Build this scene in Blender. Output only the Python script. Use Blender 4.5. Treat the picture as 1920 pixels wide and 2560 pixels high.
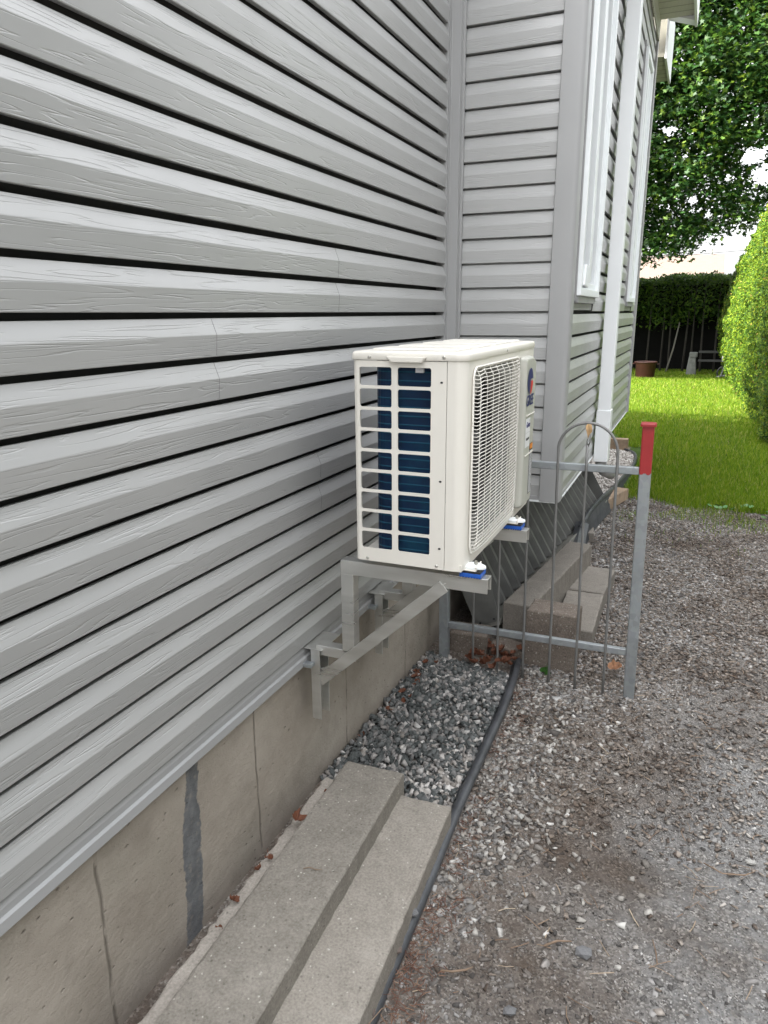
import bpy, bmesh, math, random
import numpy as np
from mathutils import Vector, Matrix
random.seed(7); rng = np.random.default_rng(7)
R = math.radians
sc = bpy.context.scene
for o in list(bpy.data.objects): bpy.data.objects.remove(o)

# ------------------------------------------------------------- camera
PITCH, YAW, ROLL = 0.2685047, 0.4040268, -0.0068
CAM = Vector((1.0512, 0.0, 1.63))
fw = Vector((-math.sin(YAW)*math.cos(PITCH), math.cos(YAW)*math.cos(PITCH), -math.sin(PITCH)))
rt = Vector((math.cos(YAW), math.sin(YAW), 0)); up = rt.cross(fw)
rt2 = rt*math.cos(ROLL)+up*math.sin(ROLL); up2 = -rt*math.sin(ROLL)+up*math.cos(ROLL)
cd = bpy.data.cameras.new('camera'); cam = bpy.data.objects.new('camera', cd); sc.collection.objects.link(cam)
M = Matrix((rt2, up2, -fw)).transposed().to_4x4(); M.translation = CAM
cam.matrix_world = M
cd.sensor_fit = 'HORIZONTAL'; cd.sensor_width = 36; cd.lens = 36*1802.8/1920
cd.clip_start = 0.02; cd.clip_end = 2000
sc.camera = cam
# ------------------------------------------------------------- sky, sun, exposure
SUN_EL = R(50); SUN_AZ = R(-126)          # azimuth from +Y towards +X
w = bpy.data.worlds.new('World'); sc.world = w; w.use_nodes = True
nt = w.node_tree; nt.nodes.clear()
sky = nt.nodes.new('ShaderNodeTexSky'); sky.sky_type = 'NISHITA'; sky.sun_disc = False
sky.sun_elevation = SUN_EL; sky.sun_rotation = SUN_AZ; sky.dust_density = 2.5; sky.air_density = 1.0; sky.ozone_density = 0.6
hs = nt.nodes.new('ShaderNodeHueSaturation'); hs.inputs['Saturation'].default_value = 0.10
bg = nt.nodes.new('ShaderNodeBackground'); bg.inputs[1].default_value = 0.15
wo = nt.nodes.new('ShaderNodeOutputWorld')
tc = nt.nodes.new('ShaderNodeTexCoord'); sx = nt.nodes.new('ShaderNodeSeparateXYZ'); mr = nt.nodes.new('ShaderNodeMapRange')   # overcast sky: brighter overhead than at the horizon
mr.inputs[1].default_value = 0; mr.inputs[2].default_value = 1; mr.inputs[3].default_value = .42; mr.inputs[4].default_value = 2.35
vm = nt.nodes.new('ShaderNodeVectorMath'); vm.operation = 'SCALE'
nt.links.new(tc.outputs['Generated'], sx.inputs[0]); nt.links.new(sx.outputs[2], mr.inputs[0])
nt.links.new(sky.outputs[0], hs.inputs['Color']); nt.links.new(hs.outputs[0], vm.inputs[0]); nt.links.new(mr.outputs[0], vm.inputs['Scale']); nt.links.new(vm.outputs[0], bg.inputs[0]); nt.links.new(bg.outputs[0], wo.inputs[0])
sl = bpy.data.lights.new('sun', 'SUN'); sl.energy = 3.7; sl.angle = R(0.6); sl.color = (1, .95, .86)
so = bpy.data.objects.new('sun', sl); sc.collection.objects.link(so)
sd = Vector((math.sin(SUN_AZ)*math.cos(SUN_EL), math.cos(SUN_AZ)*math.cos(SUN_EL), math.sin(SUN_EL)))
so.rotation_euler = sd.to_track_quat('Z', 'Y').to_euler(); so.location = (0, 0, 20)
sc.view_settings.view_transform = 'Standard'; sc.view_settings.look = 'None'
sc.view_settings.exposure = 2.33; sc.view_settings.gamma = 1.0
sc.cycles.max_bounces = 8; sc.cycles.diffuse_bounces = 4

# ------------------------------------------------------------- helpers
C = sc.collection
def link(o, parent=None):
    C.objects.link(o)
    if parent is not None: o.parent = parent
    return o
def tag(o, label=None, cat=None, group=None, kind=None):
    if label: o['label'] = label
    if cat: o['category'] = cat
    if group: o['group'] = group
    if kind: o['kind'] = kind
    return o
def thing(name, label, cat, loc=(0, 0, 0), group=None):
    o = bpy.data.objects.new(name, None); o.location = loc; o.empty_display_size = .05
    C.objects.link(o); return tag(o, label, cat, group)
class MB:
    def __init__(s, org=(0, 0, 0)): s.v = []; s.f = []; s.o = Vector(org)
    def add(s, vs, fs):
        b = len(s.v); s.v += [tuple(x) for x in vs]; s.f += [tuple(b+i for i in f) for f in fs]; return s
    def box(s, a, b):
        x0, y0, z0 = [min(p, q) for p, q in zip(a, b)]; x1, y1, z1 = [max(p, q) for p, q in zip(a, b)]
        return s.add([(x0,y0,z0),(x1,y0,z0),(x1,y1,z0),(x0,y1,z0),(x0,y0,z1),(x1,y0,z1),(x1,y1,z1),(x0,y1,z1)],
                     [(0,3,2,1),(4,5,6,7),(0,1,5,4),(1,2,6,5),(2,3,7,6),(3,0,4,7)])
    def bar(s, p, q, wd, ht, upv=(0, 0, 1)):
        p = Vector(p); q = Vector(q); d = (q-p).normalized(); u = Vector(upv); sd_ = d.cross(u).normalized(); u = sd_.cross(d)
        vs = []
        for c in (p, q):
            for a, b in ((-1,-1),(1,-1),(1,1),(-1,1)): vs.append(c+sd_*a*wd/2+u*b*ht/2)
        return s.add(vs, [(0,1,2,3),(7,6,5,4),(0,4,5,1),(1,5,6,2),(2,6,7,3),(3,7,4,0)])
    def tube(s, pts, r, n=8, cap=True):
        pts = [Vector(p) for p in pts]; m = len(pts); rs = r if isinstance(r, (list, tuple)) else [r]*m
        vs = []; ref = None
        for i, p in enumerate(pts):
            d = (pts[min(i+1, m-1)]-pts[max(i-1, 0)]).normalized()
            if ref is None:
                ref = Vector((0, 0, 1)) if abs(d.z) < .9 else Vector((1, 0, 0))
            a = (ref-d*ref.dot(d)).normalized(); ref = a; b = d.cross(a)
            for k in range(n):
                t = 2*math.pi*k/n; vs.append(p+(a*math.cos(t)+b*math.sin(t))*rs[i])
        fs = [(i*n+k, i*n+(k+1) % n, (i+1)*n+(k+1) % n, (i+1)*n+k) for i in range(m-1) for k in range(n)]
        if cap: fs += [tuple(reversed(range(n))), tuple((m-1)*n+k for k in range(n))]
        return s.add(vs, fs)
    def lathe(s, prof, c=(0, 0, 0), n=24):
        c = Vector(c); m = len(prof)
        vs = [c+Vector((r*math.cos(2*math.pi*k/n), r*math.sin(2*math.pi*k/n), z)) for r, z in prof for k in range(n)]
        fs = [(i*n+k, i*n+(k+1) % n, (i+1)*n+(k+1) % n, (i+1)*n+k) for i in range(m-1) for k in range(n)]
        return s.add(vs, fs)
    def loft(s, rings, close=True, caps=True):
        n = len(rings[0]); m = len(rings); vs = [p for r in rings for p in r]
        kk = n if close else n-1
        fs = [(i*n+k, i*n+(k+1) % n, (i+1)*n+(k+1) % n, (i+1)*n+k) for i in range(m-1) for k in range(kk)]
        if caps and close: fs += [tuple(reversed(range(n))), tuple((m-1)*n+k for k in range(n))]
        return s.add(vs, fs)
    def prism(s, poly, f, d0, d1):          # poly 2d, f(a,b,d)->xyz
        return s.loft([[f(a, b, d0) for a, b in poly], [f(a, b, d1) for a, b in poly]])
    def build(s, name, mat, parent=None, bevel=0, smooth=False, seg=2, fix=True):
        me = bpy.data.meshes.new(name); me.from_pydata([tuple(Vector(v)-s.o) for v in s.v], [], s.f)
        if fix:
            bm = bmesh.new(); bm.from_mesh(me); bmesh.ops.recalc_face_normals(bm, faces=bm.faces); bm.to_mesh(me); bm.free()
        me.materials.append(mat); o = bpy.data.objects.new(name, me)
        if smooth:
            for p in me.polygons: p.use_smooth = True
        if bevel:
            md = o.modifiers.new('bevel', 'BEVEL'); md.width = bevel; md.segments = seg; md.limit_method = 'ANGLE'; md.angle_limit = R(40)
            for p in me.polygons: p.use_smooth = True
            try:
                wn = o.modifiers.new('wn', 'WEIGHTED_NORMAL'); wn.keep_sharp = True
            except Exception: pass
        if parent is None: o.location = s.o
        return link(o, parent)
def npmesh(name, V, F, mat, parent=None, kind=None, label=None, cat=None, group=None):   # F: (n,k) array
    me = bpy.data.meshes.new(name); k = F.shape[1]
    me.vertices.add(len(V)); me.vertices.foreach_set('co', np.asarray(V, dtype=np.float32).ravel())
    me.loops.add(F.size); me.loops.foreach_set('vertex_index', F.astype(np.int32).ravel())
    me.polygons.add(len(F)); me.polygons.foreach_set('loop_start', np.arange(0, F.size, k, dtype=np.int32))
    me.update(calc_edges=True); me.validate(); me.materials.append(mat)
    o = bpy.data.objects.new(name, me); link(o, parent); tag(o, label, cat, group, kind); return o

# ------------------------------------------------------------- materials
class NM:
    def __init__(s, name):
        s.m = bpy.data.materials.new(name); s.m.use_nodes = True; s.t = s.m.node_tree; s.b = s.t.nodes['Principled BSDF']; s.n = s.t.nodes
    def node(s, typ, **kw):
        n = s.n.new(typ)
        for k, v in kw.items(): setattr(n, k, v)
        return n
    def L(s, a, b): s.t.links.new(a, b)
    def coord(s, kind='Object'): return s.node('ShaderNodeTexCoord').outputs[kind]
    def mapping(s, vec, scale=(1, 1, 1), rot=(0, 0, 0)):
        n = s.node('ShaderNodeMapping'); n.inputs['Scale'].default_value = scale; n.inputs['Rotation'].default_value = rot; s.L(vec, n.inputs[0]); return n.outputs[0]
    def noise(s, vec, scale, detail=4, rough=.55, out=0, dist=0):
        n = s.node('ShaderNodeTexNoise'); n.inputs['Scale'].default_value = scale; n.inputs['Detail'].default_value = detail
        n.inputs['Roughness'].default_value = rough; n.inputs['Distortion'].default_value = dist; s.L(vec, n.inputs['Vector']); return n.outputs[out]
    def vor(s, vec, scale, feature='F1', out='Distance', rnd=1):
        n = s.node('ShaderNodeTexVoronoi', feature=feature); n.inputs['Scale'].default_value = scale; n.inputs['Randomness'].default_value = rnd
        s.L(vec, n.inputs['Vector']); return n.outputs[out]
    def ramp(s, fac, stops, interp='LINEAR'):
        n = s.node('ShaderNodeValToRGB'); cr = n.color_ramp; cr.interpolation = interp
        while len(cr.elements) < len(stops): cr.elements.new(.5)
        for e, (p, c) in zip(cr.elements, stops):
            e.position = p; e.color = (*c, 1) if len(c) == 3 else c
        s.L(fac, n.inputs[0]); return n.outputs[0]
    def gray(s, fac, a, b, lo=0.0, hi=1.0):
        n = s.node('ShaderNodeMapRange'); n.inputs[1].default_value = a; n.inputs[2].default_value = b
        n.inputs[3].default_value = lo; n.inputs[4].default_value = hi; s.L(fac, n.inputs[0]); return n.outputs[0]
    def math(s, op, a, b=None, c=None):
        n = s.node('ShaderNodeMath', operation=op)
        for i, x in enumerate((a, b, c)):
            if x is None: continue
            if isinstance(x, (int, float)): n.inputs[i].default_value = x
            else: s.L(x, n.inputs[i])
        return n.outputs[0]
    def mix(s, fac, a, b, mode='MIX'):
        n = s.node('ShaderNodeMix', data_type='RGBA', blend_type=mode)
        for i, x in ((0, fac), (6, a), (7, b)):
            if isinstance(x, (int, float)): n.inputs[i].default_value = x
            elif isinstance(x, tuple): n.inputs[i].default_value = (*x, 1) if len(x) == 3 else x
            else: s.L(x, n.inputs[i])
        return n.outputs[2]
    def bump(s, h, strength=.5, dist=.002, prev=None):
        n = s.node('ShaderNodeBump'); n.inputs['Strength'].default_value = strength; n.inputs['Distance'].default_value = dist
        s.L(h, n.inputs['Height'])
        if prev is not None: s.L(prev, n.inputs['Normal'])
        s.L(n.outputs[0], s.b.inputs['Normal']); return n.outputs[0]
    def col(s, x):
        if isinstance(x, tuple): s.b.inputs['Base Color'].default_value = (*x, 1)
        else: s.L(x, s.b.inputs['Base Color'])
    def set(s, rough=None, metal=None, spec=None):
        if rough is not None:
            if isinstance(rough, (int, float)): s.b.inputs['Roughness'].default_value = rough
            else: s.L(rough, s.b.inputs['Roughness'])
        if metal is not None: s.b.inputs['Metallic'].default_value = metal
        if spec is not None: s.b.inputs['Specular IOR Level'].default_value = spec
        return s.m
def simple(name, colr, rough=.5, metal=0, var=.12, scale=6, bumpd=0, bscale=200, spec=None):
    m = NM(name); v = m.coord()
    n = m.noise(v, scale, 5)
    d = tuple(c*(1-var) for c in colr); l = tuple(min(1, c*(1+var)) for c in colr)
    m.col(m.ramp(n, [(.3, d), (.7, l)]))
    m.set(m.gray(m.noise(v, scale*3, 3), .3, .7, max(.05, rough-.08), min(1, rough+.08)), metal, spec)
    if bumpd: m.bump(m.noise(v, bscale, 3), .6, bumpd)
    return m.m

ROW = 0.1016; ZK = 1.63+0.0052           # siding course height, butt line of course 0

def mat_siding():
    m = NM('vinyl_siding'); v = m.coord()
    sp = m.node('ShaderNodeSeparateXYZ'); m.L(v, sp.inputs[0])
    u = m.math('ADD', sp.outputs[0], sp.outputs[1]); z = sp.outputs[2]
    idx = m.math('FLOOR', m.math('DIVIDE', m.math('SUBTRACT', z, ZK-40*ROW), ROW))
    half = m.math('FRACT', m.math('DIVIDE', m.math('SUBTRACT', z, ZK-40*ROW), ROW))
    cb = m.node('ShaderNodeCombineXYZ')
    m.L(m.math('MULTIPLY', u, 1.3), cb.inputs[0]); m.L(m.math('MULTIPLY', z, 30), cb.inputs[1]); m.L(m.math('MULTIPLY', idx, 7.37), cb.inputs[2])
    n1 = m.noise(cb.outputs[0], 1.0, 2.5, .5)
    cb2 = m.node('ShaderNodeCombineXYZ')
    m.L(m.math('MULTIPLY', u, 60), cb2.inputs[0]); m.L(m.math('MULTIPLY', z, 60), cb2.inputs[1]); m.L(idx, cb2.inputs[2])
    jit = m.math('MULTIPLY', m.math('SUBTRACT', m.noise(cb2.outputs[0], 1.0, 2), .5), .012)
    val = m.math('MULTIPLY', m.math('ADD', n1, jit), 11.0)
    tri = m.math('ABSOLUTE', m.math('SUBTRACT', m.math('FRACT', val), .5))     # 0 at line
    line = m.gray(tri, 0, .13, 0, 1)
    cb3 = m.node('ShaderNodeCombineXYZ')
    m.L(m.math('MULTIPLY', u, 3.5), cb3.inputs[0]); m.L(m.math('MULTIPLY', z, 40), cb3.inputs[1]); m.L(m.math('MULTIPLY', idx, 3.1), cb3.inputs[2])
    mask = m.gray(m.noise(cb3.outputs[0], 1.0, 2), .36, .52, 0, 1)
    h = m.math('ADD', m.math('MULTIPLY', line, mask), m.math('SUBTRACT', 1, mask))
    tone = m.ramp(m.noise(v, 1.3, 4), [(.3, (.325, .327, .323)), (.7, (.365, .367, .363))])
    streak = m.gray(m.noise(m.mapping(v, (2.0, 2.0, .5)), 2.2, 5), .55, .8, 0, .10)
    c = m.mix(streak, tone, (.31, .31, .285))
    grime = m.gray(m.noise(m.mapping(v, (1.5, 1.5, 5)), 9, 5), .62, .85, 0, .22)
    c = m.mix(grime, c, (.27, .28, .235))
    m.col(c); m.set(m.gray(m.noise(v, 7, 4), .3, .7, .30, .40), 0, .75); m.b.inputs['Coat Weight'].default_value = .35; m.b.inputs['Coat Roughness'].default_value = .32
    b = m.bump(h, .62, .0012); m.bump(m.noise(v, 2.2, 2), .3, .012, b)
    return m.m
def mat_concrete(name, c0, c1, pit=1.0, speck=0, scale=1.0, rough_amt=1.0):
    m = NM(name); v = m.coord()
    n = m.noise(v, 3*scale, 6, .6)
    col = m.ramp(n, [(.3, c0), (.72, c1)])
    col = m.mix(m.gray(m.noise(v, 21*scale, 6, .7), .45, .7, 0, .55), col, tuple(x*.66 for x in c0))
    col = m.mix(m.gray(m.noise(v, 8*scale, 5, .7), .55, .75, 0, .5), col, tuple(min(1, x*1.25) for x in c1))
    blot = m.gray(m.noise(v, 1.7*scale, 5, .65), .45, .68, 0, .55)
    col = m.mix(blot, col, tuple(x*.72 for x in c0))
    fine = m.gray(m.noise(v, 160, 2), .3, .7, -.0, 1)
    col = m.mix(.35, col, m.mix(fine, tuple(x*.75 for x in c0), tuple(min(1, x*1.2) for x in c1)))
    if speck:
        vv_ = m.node('ShaderNodeVectorMath', operation='ADD'); m.L(v, vv_.inputs[0]); nz_ = m.node('ShaderNodeTexNoise'); nz_.inputs['Scale'].default_value = 130; m.L(v, nz_.inputs['Vector']); sc9 = m.node('ShaderNodeVectorMath', operation='SCALE'); m.L(nz_.outputs[1], sc9.inputs[0]); sc9.inputs['Scale'].default_value = .007; m.L(sc9.outputs[0], vv_.inputs[1]); vc = m.vor(vv_.outputs[0], 105, out='Color'); vd = m.vor(vv_.outputs[0], 105)
        sepc = m.node('ShaderNodeSeparateColor'); m.L(vc, sepc.inputs[0])
        msk = m.math('MULTIPLY', m.gray(sepc.outputs[0], 1-.07*speck, 1.01-.07*speck, 0, 1), m.gray(vd, .36, .15, 0, .75))
        col = m.mix(msk, col, (.5, .48, .43))
        msk2 = m.math('MULTIPLY', m.gray(sepc.outputs[1], 1-.1*speck, 1.01-.1*speck, 0, 1), m.gray(vd, .36, .15, 0, .5))
        col = m.mix(msk2, col, tuple(x*.45 for x in c0))
    pits = m.gray(m.vor(m.mapping(v, (1, 1, 1.6)), 38), .0, .16, 0, 1)
    pm = m.gray(m.noise(v, 5, 3), .48, .6, 1, 0)
    hp = m.math('MAXIMUM', pits, pm)
    col = m.mix(m.math('SUBTRACT', 1, hp), col, tuple(x*.5 for x in c0))
    m.col(col); m.set(.9, 0, .2)
    b = m.bump(hp, .7*pit, .004); b = m.bump(m.noise(v, 60, 5, .65), .6*rough_amt, .004, b); m.bump(m.noise(v, 350, 2), .5*rough_amt, .0015, b)
    return m.m
def mat_foundation():
    m = NM('foundation_concrete'); v = m.coord()
    sp = m.node('ShaderNodeSeparateXYZ'); m.L(v, sp.inputs[0]); y = sp.outputs[1]; z = sp.outputs[2]
    col = m.ramp(m.noise(v, 2.4, 6, .6), [(.28, (.265, .232, .194)), (.5, (.35, .312, .266)), (.75, (.42, .378, .328))])
    col = m.mix(m.gray(m.noise(v, 12, 6), .5, .75, 0, .3), col, (.17, .15, .125))
    damp = m.gray(m.math('ADD', z, m.math('MULTIPLY', m.noise(v, 7, 4), .10)), .17, .07, 0, .45)
    col = m.mix(damp, col, (.12, .10, .085))
    green = m.gray(m.noise(v, 3.3, 3), .58, .72, 0, .12); col = m.mix(green, col, (.24, .25, .2))
    wob = m.math('MULTIPLY', m.math('SUBTRACT', m.noise(v, 9, 3), .5), .02)
    lines = None
    for yj in (.94, 1.555, 2.157, 2.75, .33):
        d = m.math('ABSOLUTE', m.math('SUBTRACT', m.math('ADD', y, wob), yj))
        l = m.gray(d, .0, .006, 0, 1); lines = l if lines is None else m.math('MINIMUM', lines, l)
    brk = m.gray(m.noise(v, 14, 3), .38, .5, 1, 0)
    l2 = m.math('MAXIMUM', lines, m.math('MULTIPLY', brk, .8))
    pits = m.gray(m.vor(m.mapping(v, (1, 1, 1.3)), 26), .0, .15, 0, 1)
    pm = m.gray(m.noise(v, 4, 3), .45, .58, 1, 0); hp = m.math('MAXIMUM', pits, pm)
    col = m.mix(m.math('MULTIPLY', m.math('SUBTRACT', 1, l2), .75), col, (.10, .085, .07))
    col = m.mix(m.math('MULTIPLY', m.math('SUBTRACT', 1, hp), .6), col, (.11, .095, .08))
    yc = m.math('ADD', m.math('MULTIPLY', z, .095), 1.2222)
    ragg = m.math('MULTIPLY', m.math('SUBTRACT', m.noise(v, 34, 5, .7), .5), .030)
    sag = m.math('MULTIPLY', m.math('SUBTRACT', m.noise(v, 6, 2), .5), .03)
    wd_ = m.gray(z, .38, .44, .036, .025)
    dt = m.math('SUBTRACT', m.math('ABSOLUTE', m.math('ADD', m.math('ADD', m.math('SUBTRACT', y, yc), ragg), sag)), wd_)
    tar = m.math('MULTIPLY', m.gray(dt, .001, -.003, 0, 1), m.gray(m.noise(v, 45, 4), .25, .45, .55, 1))
    col = m.mix(tar, col, m.ramp(m.noise(v, 30, 5), [(.3, (.105, .108, .112)), (.7, (.175, .18, .185))]))
    m.col(col); m.set(.88, 0, .25)
    trow = m.gray(m.noise(m.mapping(v, (1, 1, 1)), 22, 3, .5, dist=1.5), .52, .6, 0, 1)
    b = m.bump(l2, .8, .004); b = m.bump(hp, .9, .005, b); b = m.bump(trow, .10, .003, b)
    b = m.bump(m.gray(m.noise(m.mapping(v, (1, 1, 1.5), (.5, 0, 0)), 55, 3, .6), .42, .50, 0, 1), .3, .0025, b); b = m.bump(m.noise(v, 130, 4, .7), .55, .003, b); m.bump(m.noise(v, 5, 3), .5, .02, b)
    return m.m
def mat_ground():
    m = NM('dirt_ground'); v = m.coord()
    big = m.noise(v, 1.1, 4, .6)
    brown = m.ramp(m.noise(v, 14, 6, .7), [(.3, (.095, .077, .064)), (.55, (.195, .162, .137)), (.75, (.28, .245, .215))])
    greyc = m.ramp(m.noise(v, 18, 6, .7), [(.3, (.13, .129, .128)), (.6, (.212, .211, .21)), (.78, (.272, .27, .268))])
    sp = m.node('ShaderNodeSeparateXYZ'); m.L(v, sp.inputs[0])
    # compacted grey stone dust towards the drive (+x, near)
    dd = m.math('ADD', m.math('SUBTRACT', m.math('MULTIPLY', sp.outputs[0], 1.2), m.math('MULTIPLY', sp.outputs[1], .42)), m.math('MULTIPLY', big, 1.6))
    f = m.gray(dd, .75, 1.35, 0, 1)
    col = m.mix(f, brown, greyc)
    vc = m.node('ShaderNodeTexVoronoi', feature='F1'); vc.inputs['Scale'].default_value = 170; m.L(v, vc.inputs['Vector'])
    hsv = m.node('ShaderNodeSeparateColor'); m.L(vc.outputs['Color'], hsv.inputs[0])
    grit = m.ramp(hsv.outputs[0], [(.0, (.05, .045, .04)), (.5, (.15, .135, .12)), (.85, (.28, .27, .25)), (1, (.45, .43, .4))])
    gm = m.gray(m.noise(v, 25, 3), .35, .65, .15, .75)
    col = m.mix(gm, col, grit)
    mo = m.gray(m.noise(v, 1.6, 4, .6), .46, .66, 0, .85); col = m.mix(mo, col, m.mix(1.0, col, (.42, .34, .28), 'MULTIPLY'))
    m.col(col); m.set(.95, 0, .2)
    b = m.bump(vc.outputs['Distance'], .5, .004); m.bump(m.noise(v, 45, 6, .7), .9, .012, b)
    return m.m
def mat_island(name, stops, rough=.85, spec=.3, bscale=90, bd=.002, transl=0, noise_amt=.25, moist=0):
    m = NM(name); g = m.node('ShaderNodeNewGeometry'); c = m.ramp(g.outputs['Random Per Island'], stops)
    if noise_amt:
        c = m.mix(m.gray(m.noise(m.coord(), 60, 4), .3, .7, 0, noise_amt), c, (.03, .03, .028), 'MIX')
    if moist:
        mo = m.gray(m.noise(m.coord(), 1.6, 4, .6), .46, .66, 0, moist); c = m.mix(mo, c, m.mix(1.0, c, (.46, .39, .34), 'MULTIPLY'))
    m.col(c); m.set(rough, 0, spec)
    if bd: m.bump(m.noise(m.coord(), bscale, 4), .7, bd)
    if transl:
        out = m.n['Material Output']; tr = m.node('ShaderNodeBsdfTranslucent'); m.L(c, tr.inputs[0])
        bst = m.node('ShaderNodeHueSaturation'); bst.inputs['Hue'].default_value = .485; bst.inputs['Value'].default_value = 1.5; m.L(c, bst.inputs['Color']); m.L(bst.outputs[0], tr.inputs[0])
        mx = m.node('ShaderNodeMixShader'); mx.inputs[0].default_value = transl
        m.L(m.b.outputs[0], mx.inputs[1]); m.L(tr.outputs[0], mx.inputs[2]); m.L(mx.outputs[0], out.inputs[0])
    return m.m
def mat_metal(name, colr, rough=.38, brushed=(1, 1, 1), sp=True, metal=.9, bump=.0004):
    m = NM(name); v = m.coord()
    n = m.noise(m.mapping(v, brushed), 12, 3)
    c = m.ramp(n, [(.3, tuple(x*.88 for x in colr)), (.7, tuple(min(1, x*1.08) for x in colr))])
    if sp:
        vo = m.vor(v, 45, out='Color'); c = m.mix(.18, c, vo, 'OVERLAY')
        bw = m.node('ShaderNodeRGBToBW'); m.L(c, bw.inputs[0]); c2 = m.mix(.85, c, bw.outputs[0]); c = m.mix(.35, c2, colr)
    m.col(c); m.set(m.gray(n, .3, .7, rough-.08, rough+.12), metal, .5); m.bump(n, .4, bump)
    return m.m

MS = mat_siding()
MFOUND = mat_foundation()
MSLAB = mat_concrete('aged_slab_concrete', (.165, .15, .128), (.29, .268, .236), speck=1)
MSLAB2 = mat_concrete('lighter_slab_concrete', (.21, .19, .163), (.335, .308, .272), speck=1, pit=.6)
MROUGH = mat_concrete('exposed_aggregate_concrete', (.11, .09, .075), (.23, .195, .165), speck=3, scale=2, rough_amt=1.8)
MPAVE = mat_concrete('paver_concrete', (.155, .14, .122), (.26, .238, .21), pit=.4)
MPALE = mat_concrete('pale_footing_concrete', (.26, .235, .205), (.40, .37, .33), pit=.6)
MTRIM = simple('grey_vinyl_trim', (.305, .307, .307), .45, var=.04, scale=3, bumpd=.0003, bscale=30)
MWHITE = simple('white_vinyl', (.76, .79, .80), .4, var=.03, scale=4)
MALUW = simple('white_aluminium', (.74, .76, .77), .35, var=.03, scale=2, bumpd=.0006, bscale=4)
MSOFFIT = None
def mat_soffit():
    m = NM('perforated_soffit'); v = m.coord()
    sp = m.node('ShaderNodeSeparateXYZ'); m.L(v, sp.inputs[0])
    fr = m.math('ABSOLUTE', m.math('SUBTRACT', m.math('FRACT', m.math('MULTIPLY', sp.outputs[1], 9.0)), .5))
    l = m.gray(fr, 0, .07, 0, 1)
    dots = m.gray(m.vor(v, 110, rnd=0), .15, .3, 0, 1)
    c = m.mix(l, (.2, .19, .15), m.mix(dots, (.3, .28, .22), (.50, .49, .42)))
    m.col(c); m.set(.6); m.bump(l, .8, .006); return m.m
MSOFFIT = mat_soffit()
MROOF = simple('roof_shingle', (.12, .11, .105), .9, var=.4, scale=20, bumpd=.004, bscale=60)
MDARK = simple('shade_black', (.009, .009, .0085), .95, spec=.05)  # near-black colour standing in for deep shade
MGLASS = NM('window_glass'); MGLASS.col((.03, .035, .04)); MGLASS.set(.06, 0, .8); MGLASS = MGLASS.m
MTAR = simple('tar_smear', (.105, .107, .112), .75, var=.3, scale=30, bumpd=.003, bscale=60)
MCREAM = simple('cream_painted_steel', (.69, .665, .605), .36, var=.02, scale=5, bumpd=.0002, bscale=300)
MCREAM2 = simple('grille_plastic_coated_wire', (.74, .715, .66), .4, var=.03)
MCOVER = simple('shaded_cover_plastic', (.42, .42, .375), .4, var=.03)  # same plastic as the casing, darkened: side shade put into the colour
MPANIN = simple('inner_panel_grey', (.16, .16, .15), .6, var=.2)
MSCREW = mat_metal('screw_steel', (.55, .54, .5), .3, sp=False)
def mat_coil():
    m = NM('blue_coil_fins'); v = m.coord(); sp = m.node('ShaderNodeSeparateXYZ'); m.L(v, sp.inputs[0])
    u = m.math('ADD', sp.outputs[0], sp.outputs[1])
    f = m.math('ABSOLUTE', m.math('SUBTRACT', m.math('FRACT', m.math('MULTIPLY', u, 330)), .5))
    fl = m.gray(f, .05, .3, 0, 1)
    rw = m.math('ABSOLUTE', m.math('SUBTRACT', m.math('FRACT', m.math('MULTIPLY', sp.outputs[2], 42)), .5))
    rl = m.gray(rw, .0, .12, 1, 0)
    base = m.ramp(m.noise(v, 9, 4), [(.3, (.001, .012, .045)), (.55, (.002, .026, .075)), (.75, (.004, .050, .10))])
    c = m.mix(rl, base, (.01, .10, .17)); c = m.mix(m.gray(fl, 0, 1, .35, 0), c, (.002, .01, .02))
    m.col(c); m.set(.45, .2, .35); b = m.bump(fl, .6, .001); m.bump(rl, .5, .002, b); return m.m
MCOIL = mat_coil()
MBLACK = simple('black_plastic', (.022, .022, .024), .5, var=.25)
MFAN = simple('fan_blade_plastic', (.035, .031, .03), .45, var=.2)
MNAVY = simple('navy_print', (.012, .012, .12), .4, var=.05)
MRED = simple('red_print', (.62, .02, .03), .4, var=.05)
MLBL = simple('white_sticker', (.72, .72, .74), .35, var=.03)
MORANGE = simple('orange_print', (.75, .25, .03), .4, var=.05)
MLBLK = simple('black_sticker', (.02, .02, .022), .35, var=.1)
MALU = mat_metal('mill_finish_aluminium', (.60, .60, .575), .34, (.3, .3, 3), sp=False, metal=.85)
MGALV = mat_metal('galvanised_steel', (.27, .315, .335), .5, sp=True, metal=.55)
MROD = mat_metal('dull_steel_rod', (.19, .19, .185), .55, sp=False, metal=.4)
MBLUE = simple('blue_rubber', (.01, .09, .42), .5, var=.1)
def mat_redpaint():
    m = NM('red_paint_on_steel'); v = m.coord(); sp = m.node('ShaderNodeSeparateXYZ'); m.L(v, sp.inputs[0])
    c = m.ramp(m.noise(v, 8, 4), [(.3, (.24, .014, .016)), (.7, (.33, .022, .024))]); m.col(c); m.set(.42); m.bump(m.noise(v, 60, 3), .3, .0008); return m.m
MREDP = mat_redpaint()
MAWN = simple('weathered_grey_aluminium', (.12, .121, .114), .42, var=.22, scale=9, bumpd=.0006, bscale=40)
MPIPE = simple('black_poly_edging', (.05, .053, .058), .45, var=.35, scale=12, bumpd=.001, bscale=70)
MBRICK = simple('weathered_wood_board', (.26, .19, .13), .85, var=.25, scale=12, bumpd=.002)
MLEAFD = mat_island('dry_leaf', [(0, (.055, .02, .013)), (.5, (.12, .042, .022)), (1, (.22, .09, .045))], .7, noise_amt=.3)
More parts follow.
